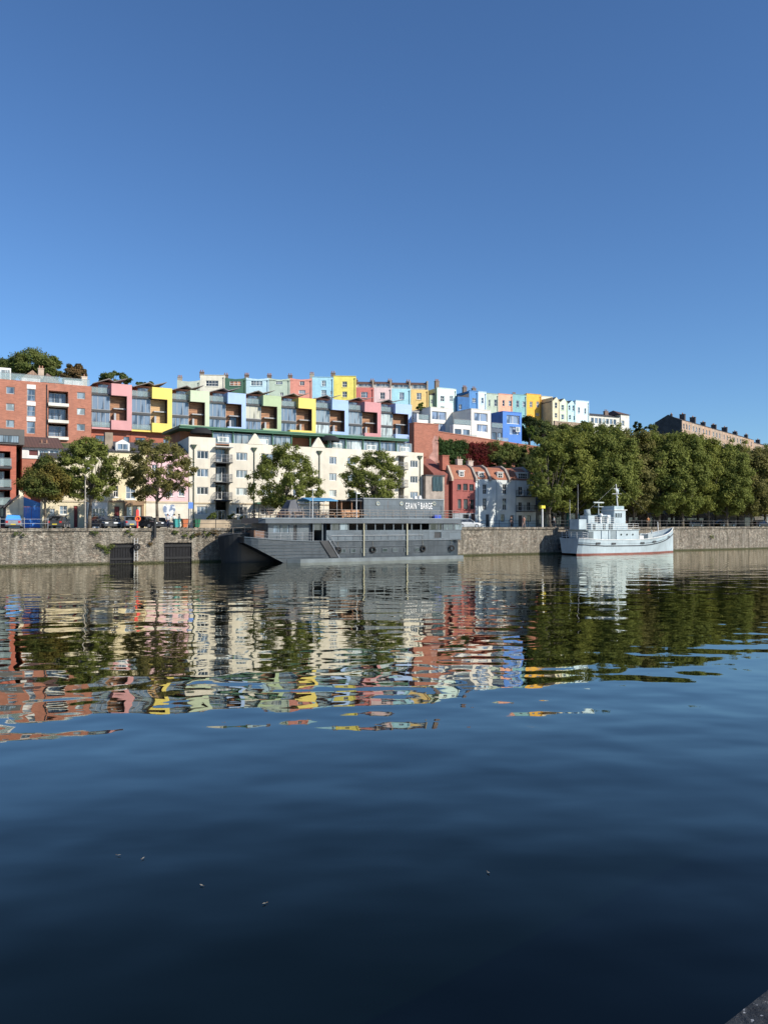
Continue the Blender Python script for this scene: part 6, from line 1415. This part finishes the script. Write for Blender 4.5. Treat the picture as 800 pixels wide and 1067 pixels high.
hill_tree('rust tinged hilltop tree above the brick block chimney', 72, 205, 377, 402, 20, 63, F_RUST, nclust=30)
hill_tree('rust tinged narrow hilltop tree beside the brick block end', 82, 206, 378, 402, 17, 64, F_RUST, nclust=26)
hill_tree('dark flat topped cedar above the dusty pink box house', 119, 200, 386, 403, 36, 65, F_FAR, n=6000, nclust=46, name='cedar_tree')
hill_tree('small dark tree between cedar and sage white house', 150, 200, 396.5, 410, 32, 66, F_FAR, nclust=30)
hill_tree('dark shrubby tree below the orange yellow house', 551, 190, 430, 462, 26, 70, F_DEEP, nclust=40, name='shrub')
hill_tree('round dark shrub right of the blue cube villa', 566, 186, 434, 466, 28, 71, F_FAR, nclust=36, name='shrub')
hill_tree('bright yellow green shrub beside the blue cube villa', 552, 176, 442, 457, 11, 72, F_BRIGHT, n=2000, nclust=16, size=.35, name='shrub')
hill_tree('mid green shrub under the cream gabled house', 586, 190, 438, 470, 34, 73, F_BUSH, nclust=40, name='shrub')
hill_tree('green shrub under the turquoise gabled house', 608, 192, 437.5, 462, 28, 74, F_FAR, nclust=36, name='shrub')
hill_tree('dark shrub in front of the long white villa', 634, 196, 441, 460, 36, 75, F_FAR, nclust=40, name='shrub')
hill_tree('small dark round tree right of the long white villa', 664, 236, 438, 452, 11, 76, F_DEEP, n=1800, nclust=14)
hill_tree('distant green tree left of the dark gable end', 677, 236, 441, 455, 20, 77, F_FAR, n=3000, nclust=20)
hill_tree('green yellow shrub beside the amber house roof', 438, 172, 419, 428, 10, 78, F_BRIGHT, n=1500, nclust=14, size=.3, name='shrub')
# ivy and creeper on the brick wall
def ivy(name, label, pa, pb, top, bot, fol, seed, n, thick=.5, d=DW, cat='climber', rag=1.0):
    g = np.random.default_rng(seed); Sx = Site(name, label, cat, pa, pb, Q, d, 4, 'climbers on the brick wall')
    x0, x1 = 0, Sx.W; zt_, zb_ = Sx.z((pa + pb) / 2, top), Sx.z((pa + pb) / 2, bot); cen = []; rad = []
    gr = random.Random(seed)
    for i in range(110):
        fx = gr.random(); fz = gr.random() ** .8; edge = .8 * rag * math.sin(fx * 9 + seed) + .5 * rag * math.sin(fx * 23)
        cen.append((lerp(x0, x1, fx), -.15 - thick * gr.random(), min(zt_ - .3 - abs(edge), lerp(zb_, zt_, fz)))); rad.append(gr.uniform(.5, .95))
    leaves(cen, rad, n, .3, seed, ((x0 + x1) / 2, 3, (zt_ + zb_) / 2), fol, 'foliage', Sx.root)
    mb = MB()
    for i in range(9): xx = lerp(x0 + .5, x1 - .5, i / 8); mb.tube([(xx, -.05, .2), (xx + .4 * math.sin(i), -.06, zb_), (xx - .3 * math.sin(i * 2), -.08, zt_ - 1)], .04, 4)
    mb.build('stem', BARK, Sx.root)
ivy('ivy', 'thick green ivy on the brick wall above the red house chimneys', 454, 485, 457.5, 483, F_IVY, 3, 9000)
ivy('red_creeper', 'dark red creeper on the brick wall between ivy and green bush', 482, 513, 461, 490, F_RED, 4, 9000, .3)
ivy('green_climber', 'loose green shrub hanging on the brick wall above the orange roofs', 508, 545, 461, 482, F_BUSH, 5, 8000, .8)
ivy('green_climber', 'olive climber at the right end of the brick wall', 540, 562, 473, 490, F_FAR, 6, 5000, .9)
def shrub_q(label, px, pw, top, bot, d, seed, fol, n=2500, size=.28, name='shrub', nclust=24, grp='shrubs near the houses'):
    s_ = Q.s_of(px, d); z0 = hill_z(s_, d); b0 = Q.pt(s_, d, z0); sc = b0.y / FOC
    return tree(label, b0, max(.6, CAMZ + (HZ - top) * sc - z0), pw / 2 * sc, max(.15, CAMZ + (HZ - bot) * sc - z0), seed, nleaf=n, size=size, fol=fol, trunk_r=.09, nclust=nclust, group=grp, name=name, cat='shrub')
shrub_q('dark holly tree behind the orange roofs, right of the red creeper', 520, 24, 470, 500, 31, 81, F_DEEP, 4500)
shrub_q('dark pointed evergreen left of the first plane tree', 545, 18, 464, 505, 31, 82, F_DEEP, 4500)
shrub_q('dark bush behind the right end of the orange roofs', 533, 22, 476, 505, 30, 83, F_DEEP, 4500)
shrub_q('low green bush at the cream building left entrance', 221, 12, 534, 546, 9.6, 84, F_BUSH, 900, .2)
shrub_q('low palm like bush right of the cream building entrance', 242, 13, 535, 546, 9.6, 85, F_FAR, 900, .2)
shrub_q('low green bush by the second cream building window', 254, 10, 536, 546, 9.6, 86, F_BUSH, 700, .2)
shrub_q('dark clipped shrub at the canopy left post', 264.5, 6, 529, 546, 10, 87, F_DEEP, 900, .2)
# weeds growing on the quay wall, each a clump
gw = random.Random(9)
for i, (px, py, lb) in enumerate(((112, 571, 'large green weed clump on the wall left of the first black gate'), (184, 555, 'small weed clump on the wall top above the second black gate'), (207, 556, 'dry weed clump on the wall top under the orange bin'), (216, 557, 'weed clump on the wall top left of the barge bow'), (98, 555, 'weed tuft on the wall top under the grey saloon'), (158, 565, 'weed clump on the wall between the black gates'), (192, 557, 'dry weed tuft on the wall top under the teal bin'), (200, 558, 'weed tuft on the wall face under the dark green bin'), (222, 555, 'small dry tuft on the wall top beside the black hull'), (133, 555, 'grass tuft on the wall top above the first black gate'), (20, 556, 'grass tuft on the wall top under the grey pickup'), (228, 556, 'weed clump on the wall top beside the dark barge bow'), (741, 559, 'hanging green weed on the right part of the quay wall'))):
    s_ = Q.s_of(px, -.1); z_ = Q.z_of(px, py, -.1); r_ = empty('wall_weed', Q.pt(s_, -.12, z_), Q.ang, lb, 'weed', 'weeds on the quay wall')
    k = 1.3 if i == 0 else .55
    leaves([(gw.uniform(-k, k) * gw.uniform(.5, 1.1), -.1, gw.uniform(-k, k) * gw.uniform(.3, .6)) for _ in range(8)], [(.22 * k + .08) * gw.uniform(.4, 1.1) for _ in range(8)], 420 if i == 0 else 110, .14, 90 + i, (0, .5, 0), [F_BUSH, F_FAR, F_RUST][i % 3], 'foliage', r_)
    mb = MB(); mb.tube([(0, .1, -.1), (0, -.15, .2 * k)], .02, 4); mb.build('stem', BARK, r_)
